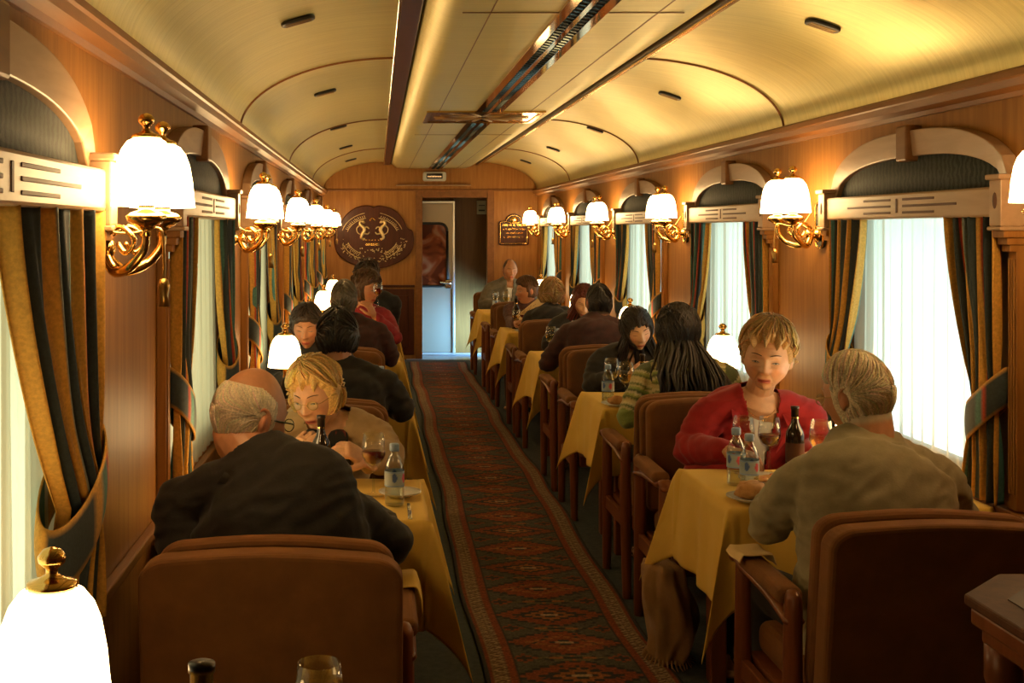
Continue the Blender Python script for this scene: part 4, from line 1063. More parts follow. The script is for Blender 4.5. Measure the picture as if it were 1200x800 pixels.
def make_hair(parent, H, spec, seed, fem, wide):
    rnd = np.random.RandomState(seed); col = np.array(spec['col']); T = spec.get('T', .012); mk = hairmask(spec)
    tz = spec.get('top', 1.0)
    def shell(d, extra=0):
        p = head_surf(d, False, fem, wide); m_ = mk(p); q = p + d * ((T * np.sqrt(m_) * (1 + (tz - 1) * sstep(.0, .1, p[:, 2])))[:, None] - (.004 * (m_ < .02))[:, None]) + d * extra; return q, m_
    nu, nv = 150, 76; d = sph(nu, nv); P, m_ = shell(d)
    az = np.arctan2(d[:, 1], d[:, 0]); el = d[:, 2]
    wv = spec.get('wave', .3)
    ph = az * spec.get('k', 26) + wv * 6 * np.sin(el * 5 + seed) + 2 * np.sin(az * 3 + seed)
    g = (np.sin(ph) * .6 + np.sin(ph * 2.3 + el * 4) * .4) * m_; P = P + d * (g * T * .14)[:, None]
    if spec.get('lump'): 
        lu = np.array([noise.noise(Vector(v) * spec.get('lf', 22) + Vector((seed, 0, 0))) for v in P]); P = P + d * (lu * m_ * spec['lump'])[:, None]
    fs = []; keep = m_ > .015
    for j in range(nv - 1):
        for i in range(nu):
            a, b = j * nu + i, j * nu + (i + 1) % nu
            if keep[a] or keep[b] or keep[a + nu] or keep[b + nu]: fs.append((a, b, b + nu, a + nu))
    fs.append(tuple(range((nv - 1) * nu, nv * nu)))
    C = col * (1 + .22 * g[:, None]) * rnd.uniform(.85, 1.1, (len(P), 1))
    mb = MB(); mb.add(xf(H, P), fs, [tuple(c) for c in C])
    n = spec.get('locks', 260)
    if n:
        ds = rnd.normal(size=(n * 4, 3)); ds /= np.linalg.norm(ds, axis=1)[:, None]
        p = head_surf(ds, False, fem, wide); ok = mk(p) > .5; ds = ds[ok][:n]; n = len(ds)
        cr = np.array(spec.get('crown', (0, -.03, .13))); Ls = spec.get('len', .07) * rnd.uniform(.6, 1.2, n); steps = 14 if spec.get('long') else 9
        pos, _ = shell(ds, .001); path = [pos]; phs = rnd.uniform(0, 6, n); curly = spec.get('curl', .25); free = np.zeros(n, bool)
        flow = np.array(spec.get('flow', (0, 0, 0)))
        lift = rnd.uniform(0, 1, n) * spec.get('lift', .004)
        for s_ in range(steps):
            dn = pos / np.linalg.norm(pos, axis=1)[:, None]
            t = pos - cr; t /= np.linalg.norm(t, axis=1)[:, None]; t = t + flow + np.array((0, 0, -.35))
            fr = (pos[:, 1] > .02)[:, None]; t = t + fr * np.array(spec.get('fringe', (0, 0, 0)))
            t = t - dn * np.sum(t * dn, 1)[:, None]; t /= np.linalg.norm(t, axis=1)[:, None] + 1e-6
            sd = np.cross(dn, t); t = t + sd * (curly * np.sin(phs + s_ * spec.get('cf', .9)))[:, None]
            t = t / np.linalg.norm(t, axis=1)[:, None]
            step = t * (Ls / steps)[:, None]
            if spec.get('long'):
                free |= (pos[:, 2] < -.04) & (pos[:, 1] < .045)
                dwn = np.stack([.35 * np.sign(pos[:, 0]) * (np.abs(pos[:, 0]) > .03) * (pos[:, 2] > -.2), -spec.get('drop', .1) * (pos[:, 2] > -.25) - .05, -np.ones(n)], 1) + .45 * curly * np.stack([np.sin(phs + s_ * .8), np.cos(phs + s_ * .7), 0 * phs], 1)
                step = np.where(free[:, None], dwn * (Ls / steps)[:, None], step)
            nw = pos + step; dn2 = nw / np.linalg.norm(nw, axis=1)[:, None]; sf, mm = shell(dn2, 0)
            out = sf + dn2 * (.0015 + lift * math.sin(PI * (s_ + 1) / steps))[:, None] if not np.isscalar(lift) else sf
            nx_ = np.where(free[:, None], nw, out)
            if not spec.get('long'): nx_ = np.where((mk(nx_ * .93) < .25)[:, None], pos + (nx_ - pos) * .05, nx_)
            else: nx_ = np.where(((mk(nx_ * .93) < .25) & (nx_[:, 1] > .04) & (nx_[:, 2] > -.03) & ~free)[:, None], pos + (nx_ - pos) * .05, nx_)
            pos = nx_; path.append(pos)
        path = np.stack(path, 1); r0 = spec.get('lr', .0042)
        for i in range(n):
            q = xf(H, path[i]); c = tuple(np.clip(col * rnd.uniform(1 - spec.get('var', .28), 1 + spec.get('var', .28)) * (1 + .08 * rnd.normal(size=3)), 0, 1))
            k0 = len(path[i]); rr = [(r0 * (.5 + .9 * math.sin(PI * min(.5 + .0 * k, (k + .8) / k0)) * (1 - (k / k0) ** 2.2)) * 1.3, r0 * .55 * (1 - .8 * (k / k0) ** 2)) for k in range(k0)]
            mb.tube([Vector(v) for v in q], rr, 5, caps=False, col=c)
    o = obj('hair', mb, M['hair'], parent, color=True)
    return o
def seg_t(P, a, b):
    a, b = np.array(a), np.array(b); ab = b - a; L2 = ab @ ab; t = np.clip(((P - a) @ ab) / L2, 0, 1); return t, np.linalg.norm(P - (a + t[:, None] * ab), axis=1)
def person(label, pelvis, chest, neck, head, yaw, pitch=0, roll=0, body_yaw=None, sh=.19, arms=None, legs=True, skin=(.52, .24, .12), hair=None,
           top=None, top_kind=None, trousers=None, fem=0., bulk=1., vox=.0035, cvox=.009, lips=(.42, .06, .05), glasses=None, collar=None, shirt=None, extras=None, wide=1., fat=0., hs=1., stripes=None, seed=1, age=0., sdrop=.082, eyes=True, ear=True, brow=(.10, .05, .02), neck_r=None, vneck=None):
    pelvis, chest, neck, head = map(Vector, (pelvis, chest, neck, head))
    by = yaw if body_yaw is None else body_yaw
    f = Vector((-math.sin(R(by)), math.cos(R(by)), 0)); rt = Vector((f.y, -f.x, 0))
    H = Matrix.Translation(head) @ Matrix.Rotation(R(yaw), 4, 'Z') @ Matrix.Rotation(-R(pitch), 4, 'X') @ Matrix.Rotation(R(roll), 4, 'Y') @ Matrix.Scale(hs, 4)
    root = thing('person', label, 'person', (0, 0, 0))
    shj = {}; 
    for sg, nme in ((-1, 'l'), (1, 'r')):
        shj[sg] = neck + rt * sg * sh + Vector((0, 0, -sdrop)) + f * .01
    def build(m, g, hands=True, heads=True, sleeves=True):
        """g = thickness added for cloth"""
        sp = [pelvis + Vector((0, 0, -.08)), pelvis + Vector((0, 0, .05)), pelvis.lerp(chest, .5), chest, chest.lerp(neck, .5), neck + Vector((0, 0, -.045))]
        wd = [(.175, .12), (.180, .128), (.160, .118), (.172, .122), (.175, .112), (.115, .078)]
        wd = [((a * bulk * (sh / .19) ** .6 + g), (b * bulk + g)) for a, b in wd]
        m.tube(sp, wd, 24, up=f, smooth=4)
        nr = neck_r or (.058 - .010 * fem)
        if heads:
            nb = H @ Vector((0, -.022, -.055))
            m.tube([neck + Vector((0, 0, -.07)), neck + Vector((0, 0, -.01)), nb.lerp(neck, .4), nb], [nr * 1.25, nr * 1.05, nr, nr * .98], 16, smooth=2)
        for sg in (-1, 1):
            s_ = shj[sg]
            m.tube([neck + Vector((0, 0, -.035)) - f * .01, neck.lerp(s_, .5) + Vector((0, 0, -.002)), s_ + Vector((0, 0, .0))], [(.056 * bulk + g, .056 + g), (.058 * bulk + g, .052 + g), (.052 * bulk + g, .052 + g)], 14, smooth=3)
            if arms and sg in arms:
                el, wr = Vector(arms[sg][0]), Vector(arms[sg][1]); sl = bulk ** .7
                m.tube([s_, s_.lerp(el, .35), s_.lerp(el, .8), el], [.055 * sl + g, .052 * sl + g, .043 * sl + g, .040 * sl + g * 1.1], 14, smooth=3)
                e = wr if hands else wr + (el - wr).normalized() * .03
                if sleeves or hands: m.tube([el, el.lerp(e, .3), el.lerp(e, .75), e], [.041 * sl + g, .041 * sl + g, .031 * sl + g, .026 + g * (1.1 if not hands else 0)], 14, smooth=3)
                if hands: 
                    h = arms[sg][2]; hand(m, wr, h[0], h[1], h[2], h[3], h[4] if len(h) > 4 else 1.0)
    def legsf(m, g):
        for sg in (-1, 1):
            hp = pelvis + rt * sg * .09 + Vector((0, 0, -.03)); kn = hp + f * .42 + rt * sg * .03; kn.z = .50; ft = kn + f * -.02; ft.z = .08
            m.tube([hp - f * .03, hp.lerp(kn, .5), kn], [.088 * bulk + g, .075 + g, .058 + g], 14, smooth=3)
            m.tube([kn, kn.lerp(ft, .4), ft], [.057 + g, .054 + g, .038 + g], 12, smooth=3)
            m.tube([ft + Vector((0, 0, -.03)) - f * .04, ft + Vector((0, 0, -.04)) + f * .05, ft + Vector((0, 0, -.05)) + f * .15], [(.034 + g * .4, .036), (.040 + g * .4, .032), (.036 + g * .4, .02)], 10, up=(0, 0, 1), smooth=2)
    # ---- body: one continuous skin
    m = MB(); build(m, 0.0); legsf(m, 0)
    nu, nv = 120, 100; hd = xf(H, head_surf(sph(nu, nv), True, fem, wide, fat)); fsn = MB(); 
    m.grid([tuple(p) for p in hd], nu, nv, True, None, True)
    if ear:
        for sg in (-1, 1):
            E = H @ Matrix.Translation((sg * .0715 * wide, -.008, -.006)) @ Matrix.Rotation(R(-sg * 22), 4, 'Z') @ Matrix.Rotation(R(8), 4, 'X')
            pts = [E @ Vector((sg * (.004 + .004 * math.sin(t)), -.019 * math.cos(t) * (1 if t < PI else .8) - .002, .030 * math.sin(t) + .004 - (.006 if t > PI else 0))) for t in np.linspace(-.9, 3.9, 15)]
            m.tube(pts, .0050, 7)
            P = [E @ Vector((sg * .0015 * math.cos(a) * k + sg * .001, -.016 * math.cos(a) * k, .026 * math.sin(a) * k + .001)) for k in (1,) for a in np.linspace(0, 2 * PI, 13)[:-1]]
            m.tube([E @ Vector((sg * -.006, 0, 0)), E @ Vector((sg * .003, -.002, 0))], [(.016, .026), (.014, .024)], 14, up=tuple((H.to_3x3() @ Vector((0, 0, 1)))))
            m.tube([E @ Vector((sg * .004, .010, -.006)), E @ Vector((sg * .006, .006, -.022)), E @ Vector((sg * .003, .004, -.028))], [.006, .007, .005], 7)
    me = remeshed('body', m, vox, 1)
    V_ = verts(me); Lc = xf(H.inverted(), V_); C = np.tile(np.array(skin), (len(V_), 1))
    isf = (np.abs(Lc[:, 0]) < .1) & (Lc[:, 2] > -.14) & (Lc[:, 2] < .14) & (np.abs(Lc[:, 1]) < .14)
    xs, y, z = np.abs(Lc[:, 0]), Lc[:, 1], Lc[:, 2]; fr = (isf & (y > .045)).astype(float)
    def mixc(w_, c): 
        global _; return C * (1 - w_[:, None]) + np.array(c) * w_[:, None]
    C = mixc(fr * gs(xs - .045, .022) * gs(z + .03, .022) * .35, (skin[0] * 1.05, skin[1] * .62, skin[2] * .55))
    C = mixc(fr * gs(xs, .014) * gs(z + .034, .012) * .3, (skin[0], skin[1] * .65, skin[2] * .6))
    C = mixc(fr * sstep(.026, .019, xs) * gs(z + .071, .0095) * (gs(z + .071, .0085) > .25) * .95, lips)
    C = mixc(fr * sstep(.024, .016, xs) * gs(z + .0708, .0018) * .8, (.08, .02, .015))
    C = mixc(isf * sstep(.066, .07, xs) * gs(y + .01, .03) * gs(z, .04) * .35, (skin[0], skin[1] * .55, skin[2] * .5))
    if hair and not hair.get('bald'): 
        C = mixc(isf * hairmask(hair)(Lc) * .9, np.array(hair['col']) * .8)
    if age:
        fold = gs(xs - (.018 + (-.035 - z) * .42), .0030) * sstep(-.028, -.04, z) * sstep(-.085, -.065, z) + .6 * gs(z - .066 - .003 * np.sin(xs * 60), .0022) * sstep(.05, .03, xs) + .5 * gs(z - .052, .0022) * sstep(.045, .02, xs) \
            + .7 * gs(z + .017 + .12 * (xs - .03) ** 2 * 30, .0030) * sstep(.012, .02, xs) * sstep(.05, .04, xs) + .5 * gs(np.abs(xs - .030 + (z + .09) * .2), .0030) * sstep(-.07, -.08, z) * sstep(-.105, -.095, z)
        C = mixc(fr * np.clip(fold, 0, 1) * .38 * age, (skin[0] * .50, skin[1] * .38, skin[2] * .32))  # wrinkle shade put into the skin colour as darker fold lines
    nz = np.array([noise.noise(Vector(v) * 45) for v in V_[:]]) if len(V_) < 400000 else 0
    C = C * (1 + .07 * np.asarray(nz))[:, None] if hasattr(nz, '__len__') else C
    setcol(me, np.clip(C, 0, 1)); body = obj('body', me, M['skin'], root)
    if brow is not None:
        b = MB()
        for sg in (-1, 1):
            ux = np.linspace(.014, .048, 7); d = np.stack([sg * ux / .076, np.sqrt(np.clip(1 - (ux / .076) ** 2 - .04, .05, 1)), .205 + .040 * np.sin((ux - .014) / .034 * PI * .85)], 1); d /= np.linalg.norm(d, axis=1)[:, None]
            q = head_surf(d, True, fem, wide, fat); q[:, 1] += .0005
            b.tube([H @ Vector(v) for v in q], [(.0016, .0022), (.002, .0032), (.002, .0034), (.002, .003), (.0018, .0026), (.0016, .002), (.001, .001)], 6, up=tuple(H.to_3x3() @ Vector((0, 1, 0))))
        obj('eyebrows', b, mat('eyebrow', brow, .8), body)
    if eyes:
        op = eyes if isinstance(eyes, float) else .6
        for sg in (-1, 1):
            ew, ir, la = MB(), MB(), MB()
            # eye slit on the lid mound
            ux = np.linspace(-.0125, .0125, 9)
            def onf(u, zz, out=.0006):
                xx = sg * .031 + u; d = np.stack([xx / .076, 0 * xx, zz / .120], 1); d[:, 1] = np.sqrt(np.clip(1 - d[:, 0] ** 2 - d[:, 2] ** 2, .05, 1)); q = head_surf(d, True, fem, wide, fat); q[:, 1] += out; return q
            arch = 1 - (ux / .0125) ** 2; h = .0045 * op
            upz = -.0020 + h * 1.3 * arch; loz = -.0020 - h * .7 * arch
            up_, lo_ = onf(ux, upz, .0004), onf(ux, loz, .0004); n = len(ux)
            if op > .35:
                P = [tuple(H @ Vector(v)) for v in up_] + [tuple(H @ Vector(v + np.array((0, .0012, 0)))) for v in (up_ + lo_) / 2] + [tuple(H @ Vector(v)) for v in lo_]
                ew.grid(P, n, 3)
                c = H @ Vector(((up_ + lo_) / 2)[n // 2] + np.array((0, -.0016, 0))); ir.ball(tuple(c), .0046 * min(1, op + .2), 12)
            la.tube([H @ Vector(v) for v in up_], [.0004, .0008, .0011, .0012, .0012, .0012, .0012, .0009, .0004], 6)
            if op > .35: la.tube([H @ Vector(v) for v in lo_], .0004, 5)
            obj('eyelashes', la, M['lash'], body)
            if ew.v: e_ = obj('eyeball', ew, M['eyewhite'], body); obj('iris', ir, M['iris'], body)
    if hair: make_hair(root, H, hair, seed, fem, wide)
    # ---- clothes
    if top:
        m = MB(); build(m, .014, hands=False, heads=False); 
        m.tube([neck + Vector((0, 0, -.08)), neck + Vector((0, 0, -.028))], [(neck_r or .056) * 1.5, (neck_r or .056) * 1.22], 20)
        me = remeshed('top', m, cvox, 5); P = verts(me); Nn = normals(me)
        w_ = np.zeros(len(P)); f1 = 1 / .075
        for i, p in enumerate(P):
            v = Vector(p); a = noise.noise(Vector((v.x * 8 + v.z * 9, v.y * 7, v.z * 22 - v.x * 12)) + Vector((seed * 3.1, 0, 0))); b_ = noise.noise(v * 26 + Vector((0, seed, 0)))
            w_[i] = (1 - abs(a) * 2.2) * .006 + b_ * .002
        # cross folds at the elbows and armpits
        if arms:
            for sg, aa in arms.items():
                for q, wdt in ((np.array(aa[0]), .09), (np.array(shj[sg]) + np.array((0, 0, -.06)), .08)):
                    dd = np.linalg.norm(P - q, axis=1); w_ += gs(dd, wdt) * .005 * np.sin(dd * 150 + P[:, 2] * 60)
        P = P + Nn * w_[:, None]; setverts(me, P)
        if vneck:    # open front: remove a wedge below the throat
            T_ = np.array(neck); rel = P - T_; fx = rel @ np.array(rt); fy = rel @ np.array(f); z = rel[:, 2]
            off, w0, dep = vneck; cut = (fy > .0) & (np.abs(fx - off) < w0 * np.clip((z + dep) / dep, 0, 1.4)) & (z > -dep)
            bm = bmesh.new(); bm.from_mesh(me); bm.verts.ensure_lookup_table()
            bmesh.ops.delete(bm, geom=[bm.verts[i] for i in np.nonzero(cut)[0]], context='VERTS'); bm.to_mesh(me); bm.free(); P = verts(me)
        if stripes:
            T_ = np.array(pelvis); best = seg_t(P, pelvis, neck); dist = best[1] - .10 ; s = np.linalg.norm(np.array(neck) - T_) * best[0]; s = P[:, 2] - T_[2] + .25 * (P - T_) @ np.array(f)
            for sg, aa in arms.items():
                t1, d1 = seg_t(P, shj[sg], aa[0]); t2, d2 = seg_t(P, aa[0], aa[1]); l1 = (shj[sg] - Vector(aa[0])).length; l2 = (Vector(aa[1]) - Vector(aa[0])).length
                q = (d1 < dist) ; s = np.where(q & (d1 <= d2), .52 - t1 * l1, s); q2 = (d2 < dist) & (d2 < d1); s = np.where(q2, .52 - l1 - t2 * l2, s); dist = np.minimum(dist, np.minimum(d1, d2))
            C = np.array([stripes(v) for v in s]); setcol(me, C)
        o = obj(top_kind or 'jacket', me, top, root, solid=.003 if vneck else 0)
    if shirt:
        m = MB(); sf_ = bulk * (sh / .19) ** .6
        sp = [pelvis.lerp(chest, .6), chest, chest.lerp(neck, .3), chest.lerp(neck, .52) + f * .004]
        m.tube(sp, [(.165 * sf_ + .002, .118 * bulk + .003), (.172 * sf_ + .003, .122 * bulk + .004), (.172 * sf_ + .003, .112 * bulk + .005), (.150 * sf_ + .004, .100 * bulk + .006)], 24, up=f, smooth=4)
        me = remeshed('shirt', m, cvox, 2)
        if vneck:
            rel = verts(me) - np.array(neck); cut = (rel @ np.array(f) < .02) | (np.abs(rel @ np.array(rt) - vneck[0]) > vneck[1] * np.clip((rel[:, 2] + vneck[2]) / vneck[2], 0, 1.4) + .014)
            bm = bmesh.new(); bm.from_mesh(me); bm.verts.ensure_lookup_table(); bmesh.ops.delete(bm, geom=[bm.verts[i] for i in np.nonzero(cut)[0]], context='VERTS'); bm.to_mesh(me); bm.free()
        obj('shirt', me, shirt, root, solid=.002)
    if trousers:
        m = MB(); legsf(m, .008); m.tube([pelvis + Vector((0, 0, -.07)), pelvis + Vector((0, 0, .08))], [(.185 * bulk, .135 * bulk), (.172 * bulk, .125 * bulk)], 20, up=f)
        me = remeshed('trousers', m, .012, 2); obj('trousers', me, trousers, root)
    if collar:
        cm, hgt, gap = collar; k = 40; nb = neck + Vector((0, 0, -.030)); ax = ((H @ Vector((0, -.03, -.07))) - nb).normalized(); ax = (ax * .4 + Vector((0, 0, 1)) * .6).normalized()
        P = []; r0 = (neck_r or (.058 - .01 * fem)) + .012
        for row, (up_, ro) in enumerate(((0, .012), (.6, .002), (1.0, .0), (1.0, .006), (.55, .016), (.0, .030))):
            for i in range(k + 1):
                a = gap + (2 * PI - 2 * gap) * i / k
                dr = f * math.cos(a) + rt * math.sin(a); bk = (1 - math.cos(a)) / 2
                P.append(tuple(nb + dr * (r0 + ro) * (1.05 if abs(math.sin(a)) > .5 else 1) + ax * (hgt * up_ * (.55 + .45 * bk)) + Vector((0, 0, -.014 * (1 - bk) + (.0 if row < 5 else -.006)))))
        obj('collar', MB().grid(P, k + 1, 6), cm, root, solid=.003)
    if glasses:
        g = MB(); 
        for sg in (-1, 1):
            rr = [(sg * .033 + .021 * math.cos(a) * (1 if abs(math.cos(a)) < .9 else 1), .105 - .10 * abs(sg * .033 + .02 * math.cos(a)) ** 1.4, -.003 + .0155 * math.sin(a)) for a in np.linspace(0, 2 * PI, 21)]
            g.tube([H @ Vector(v) for v in rr], .0015, 6, caps=False)
            g.tube([H @ Vector(v) for v in ((sg * .053, .099, .002), (sg * .066, .088, .004), (sg * .0745 * wide, .04, .005), (sg * .078 * wide, .0, .004), (sg * .076, -.018, -.008))], .0013 if glasses != 'thick' else .0022, 6, smooth=3)
        g.tube([H @ Vector(v) for v in ((-.012, .105, .0), (0, .108, .003), (.012, .105, .0))], .0011, 6)
        o = obj('eyeglasses', g, M['blackmetal'] if glasses == 'thick' else M['brassdark'], root)
        for sg in (-1, 1):
            l = MB(); l.add([tuple(H @ Vector((sg * .033 + .0205 * math.cos(a), .1045 - .10 * abs(sg * .033 + .02 * math.cos(a)) ** 1.4, -.003 + .015 * math.sin(a)))) for a in np.linspace(0, 2 * PI, 19)[:-1]], [tuple(range(18))])
            obj('lens', l, M['pane'], o)
    return root, H, dict(f=f, r=rt, sh=shj)
fabric('blackwool', (.010, .008, .006), (.016, .013, .010)); fabric('blackjacket', (.012, .010, .009), (.02, .017, .015)); fabric('redjacket', (.28, .007, .008), (.35, .010, .010), .1)
fabric('khaki', (.27, .235, .135), (.33, .285, .17)); fabric('beige', (.40, .27, .12), (.46, .31, .15)); fabric('darkpants', (.02, .018, .02)); fabric('darkred', (.035, .012, .010), (.06, .016, .012))
fabric('greyjacket', (.12, .105, .07), (.16, .14, .10)); fabric('mauve', (.06, .02, .02), (.12, .05, .04), scale=60); fabric('maroon', (.22, .012, .02), (.30, .02, .03))
M['knit'] = colmat('striped_knit', .9, .12, 160, .2)
def swstripe(s):
    t = (s / .115) % 1
    for a, c in ((.20, (.50, .40, .17)), (.30, (.10, .13, .03)), (.42, (.32, .33, .09)), (.50, (.62, .55, .32)), (.62, (.09, .11, .04)), (.74, (.24, .30, .07)), (.82, (.55, .46, .22)), (.90, (.13, .17, .05)), (1.1, (.58, .50, .26))):
        if t < a: return c
    return (.5, .4, .2)
SK1, SK2, SK3, SK4 = (.50, .24, .12), (.62, .34, .185), (.46, .21, .10), (.56, .33, .19)
up = (0, 0, 1)
# --- the bald man, nearest left
person('bald man in black sweater seated with his back to the camera, leaning right',
       (-.235, 3.04, .53), (-.25, 3.09, .81), (-.318, 3.15, 1.005), (-.345, 3.22, 1.118), -48, 14, 4, body_yaw=-8, sh=.208, sdrop=.125, bulk=1.2, fat=.35, hs=1.08,
       arms={1: ((.035, 3.20, .785), (-.10, 3.58, .82), ((-.5, .8, .35), (.2, -.3, 1), 1, .9)), -1: ((-.515, 3.13, .765), (-.42, 3.44, .78), ((.5, .8, .1), (0, -.1, 1), -1, .7))},
       skin=SK1, hair=dict(col=(.72, .62, .46), T=.005, bald=.046, nape=-.08, locks=500, len=.022, lr=.0016, k=60, lift=.001, var=.12), top=M['blackwool'], top_kind='sweater', trousers=M['darkpants'], glasses='thick', neck_r=.068,
       collar=(M['blackwool'], .035, .0), seed=3, brow=(.35, .28, .2))
# --- blonde woman in glasses
pr, H, q = person('blonde woman in glasses, beige jacket and dark scarf, facing the camera at the near left',
       (-.235, 4.62, .54), (-.20, 4.62, .76), (-.185, 4.50, .925), (-.222, 4.36, 1.018), 157, 14, 4, body_yaw=176, sh=.175, bulk=1.05, fem=1, fat=.2, hs=1.0,
       arms={-1: ((.045, 4.36, .79), (-.035, 4.06, .835), ((-.75, -.45, .55), (.35, -.5, .6), -1, .95)), 1: ((-.42, 4.35, .77), (-.30, 4.21, .80), ((.35, -.1, .6), (-.3, -.7, .2), 1, .9))},
       skin=SK2, hair=dict(col=(.62, .40, .13), cover=1, T=.020, top=1.35, fh=.060, rag=1.0, nape=-.07, sb=.018, side_low=-.045, locks=420, len=.075, lr=.0050, curl=.45, wave=.6, lift=.008, fringe=(.9, .3, .25), k=18), top=M['beige'], trousers=M['darkpants'],
       glasses='thin', vneck=(.0, .075, .26), shirt=M['mauve'], seed=5, age=.6, eyes=.6, cvox=.008)
def scarf(pr, neck, f, rt, colr, drop=.26):
    m = MB(); n = Vector(neck); f = Vector(f)
    ring = [n + f * (.075 * math.cos(a)) + rt * (.082 * math.sin(a)) + Vector((0, 0, -.045 + -.035 * math.cos(a))) for a in np.linspace(.5, 2 * PI - .5, 14)]
    m.tube(ring, (.032, .020), 10, up=up)
    for sg in (-1, 1):
        m.tube([n + rt * sg * .045 + f * .085 + Vector((0, 0, -.06)), n + rt * sg * .055 + f * .125 + Vector((0, 0, -.14)), n + rt * sg * .06 + f * .14 + Vector((0, 0, -.14 - drop * .5)), n + rt * sg * .055 + f * .13 + Vector((0, 0, -.14 - drop))], [(.036, .018), (.042, .018), (.046, .014), (.05, .010)], 12, up=f, smooth=4)
    o = obj('scarf', m, colr, pr); return o
sc = mat('dark_red_scarf', (.02, .015, .012), .85); ck = N(sc, 'ShaderNodeTexChecker'); ck.inputs['Scale'].default_value = 26; L(sc, coords(sc, (1, .4, 1)), ck.inputs['Vector'])
nz_ = tex_noise(sc, coords(sc, (1, 1, 1)), 16, 2); cr_ = ramp(sc, nz_, [(.50, (.018, .016, .013)), (.60, (.20, .025, .014)), (.72, (.16, .11, .06))]); mx_ = N(sc, 'ShaderNodeMix'); mx_.data_type = 'RGBA'; mx_.inputs[6].default_value = (.016, .014, .012, 1)
L(sc, ck.outputs['Fac'], mx_.inputs[0]); L(sc, cr_, mx_.inputs[7]); L(sc, mx_.outputs[2], bsdf(sc).inputs['Base Color'])
scarf(pr, (-.185, 4.50, .925), q['f'], q['r'], sc)
# --- man in khaki jacket, nearest right
person('grey-haired man in a khaki jacket seated with his back to the camera',
       (1.385, 3.33, .53), (1.40, 3.36, .83), (1.415, 3.42, 1.00), (1.395, 3.47, 1.140), 34, 10, -3, body_yaw=6, sh=.200, sdrop=.105, bulk=1.2, hs=1.0, fat=.2,
       arms={-1: ((1.145, 3.50, .765), (1.31, 3.78, .835), ((.35, .75, .25), (-.75, .2, .6), -1, .8)), 1: ((1.71, 3.52, .77), (1.56, 3.84, .80), ((-.4, .9, .1), (0, -.1, 1), 1, .7))},
       skin=SK1, hair=dict(col=(.66, .56, .38), T=.011, fh=.06, nape=-.085, sb=.005, locks=900, len=.028, lr=.0020, k=34, wave=.1, curl=.3, lift=.002, var=.18, lump=.004, lf=9), top=M['khaki'], trousers=M['darkpants'], glasses='thin', neck_r=.066,
       collar=(M['khaki'], .055, .5), seed=7, brow=(.4, .34, .26))
# --- woman in red
pr, H, q = person('short-haired woman in a red jacket and white top facing the camera',
       (1.44, 4.82, .54), (1.49, 4.82, .78), (1.50, 4.72, .965), (1.502, 4.60, 1.128), 158, 6, -5, body_yaw=174, sh=.19, bulk=1.08, fem=.7, hs=1.03, fat=.6,
       arms={1: ((1.22, 4.68, .76), (1.30, 4.42, .80), ((.6, -.7, .0), (0, 0, 1), 1, .6)), -1: ((1.70, 4.66, .75), (1.62, 4.42, .79), ((-.5, -.8, 0), (0, 0, 1), -1, .6))},
       skin=SK2, hair=dict(col=(.48, .30, .12), T=.018, top=1.9, fh=.067, rag=1.1, nape=-.045, sb=-.006, side_low=-.010, locks=760, len=.048, lr=.0028, curl=1.0, wave=.8, lift=.016, fringe=(-1.0, -.3, .6), k=30, lump=.010, lf=14, var=.4), top=M['redjacket'], trousers=M['darkpants'],
       vneck=(-.005, .062, .34), shirt=M['shirt'], seed=11, age=1.3, wide=1.08, eyes=.6, cvox=.008, vox=.003, collar=(M['redjacket'], .04, .75))
n_ = Vector((1.50, 4.72, .965)); 
g = obj('necklace', MB().tube([n_ + q['f'] * (.062 + .038 * math.cos(a)) * max(.2, math.cos(a * .5)) + q['r'] * .062 * math.sin(a) + Vector((0, 0, -.012 - .060 * max(0, math.cos(a)))) for a in np.linspace(-2.2, 2.2, 21)], .0013, 6), M['brass'], pr)
obj('pendant', MB().ball(tuple(n_ + q['f'] * .104 + Vector((0, 0, -.082))), .006, 10), M['brass'], g)
# lapels
lp = MB()
for sg in (-1, 1):
    a = n_ + q['f'] * .05 + q['r'] * sg * .070 + Vector((0, 0, -.03)); b = n_ + q['f'] * .125 + q['r'] * sg * .092 + Vector((0, 0, -.10)); c = n_ + q['f'] * .142 + q['r'] * sg * .112 + Vector((0, 0, -.115)); d = n_ + q['f'] * .150 + q['r'] * sg * .04 + Vector((0, 0, -.20)); e = n_ + q['f'] * .085 + q['r'] * sg * .115 + Vector((0, 0, -.045))
    lp.add([tuple(v) for v in (a, e, c, b, d)], [(0, 1, 2, 3), (3, 2, 4)])
obj('lapel', lp, M['redjacket'], pr, smooth=False, solid=.005)
# --- striped sweater
person('woman with long black hair in a green striped sweater, back to the camera',
       (1.40, 5.50, .54), (1.44, 5.54, .82), (1.45, 5.60, 1.005), (1.425, 5.66, 1.135), 12, 8, 4, body_yaw=2, sh=.180, bulk=1.05, fem=1, hs=1.0,
       arms={-1: ((1.165, 5.52, .76), (1.27, 5.84, .79), ((.4, .9, 0), (0, 0, 1), -1, .6)), 1: ((1.70, 5.66, .79), (1.52, 5.92, .80), ((-.5, .8, 0), (0, 0, 1), 1, .6))},
       skin=SK4, hair=dict(col=(.016, .011, .009), T=.018, top=1.2, fh=.055, nape=-.085, sb=.02, side_low=-.06, locks=850, len=.54, lr=.0050, var=.2, drop=.65, curl=.7, long=True, lift=.006), top=M['knit'], top_kind='sweater', stripes=swstripe, trousers=M['darkpants'], seed=13, eyes=False, brow=None)
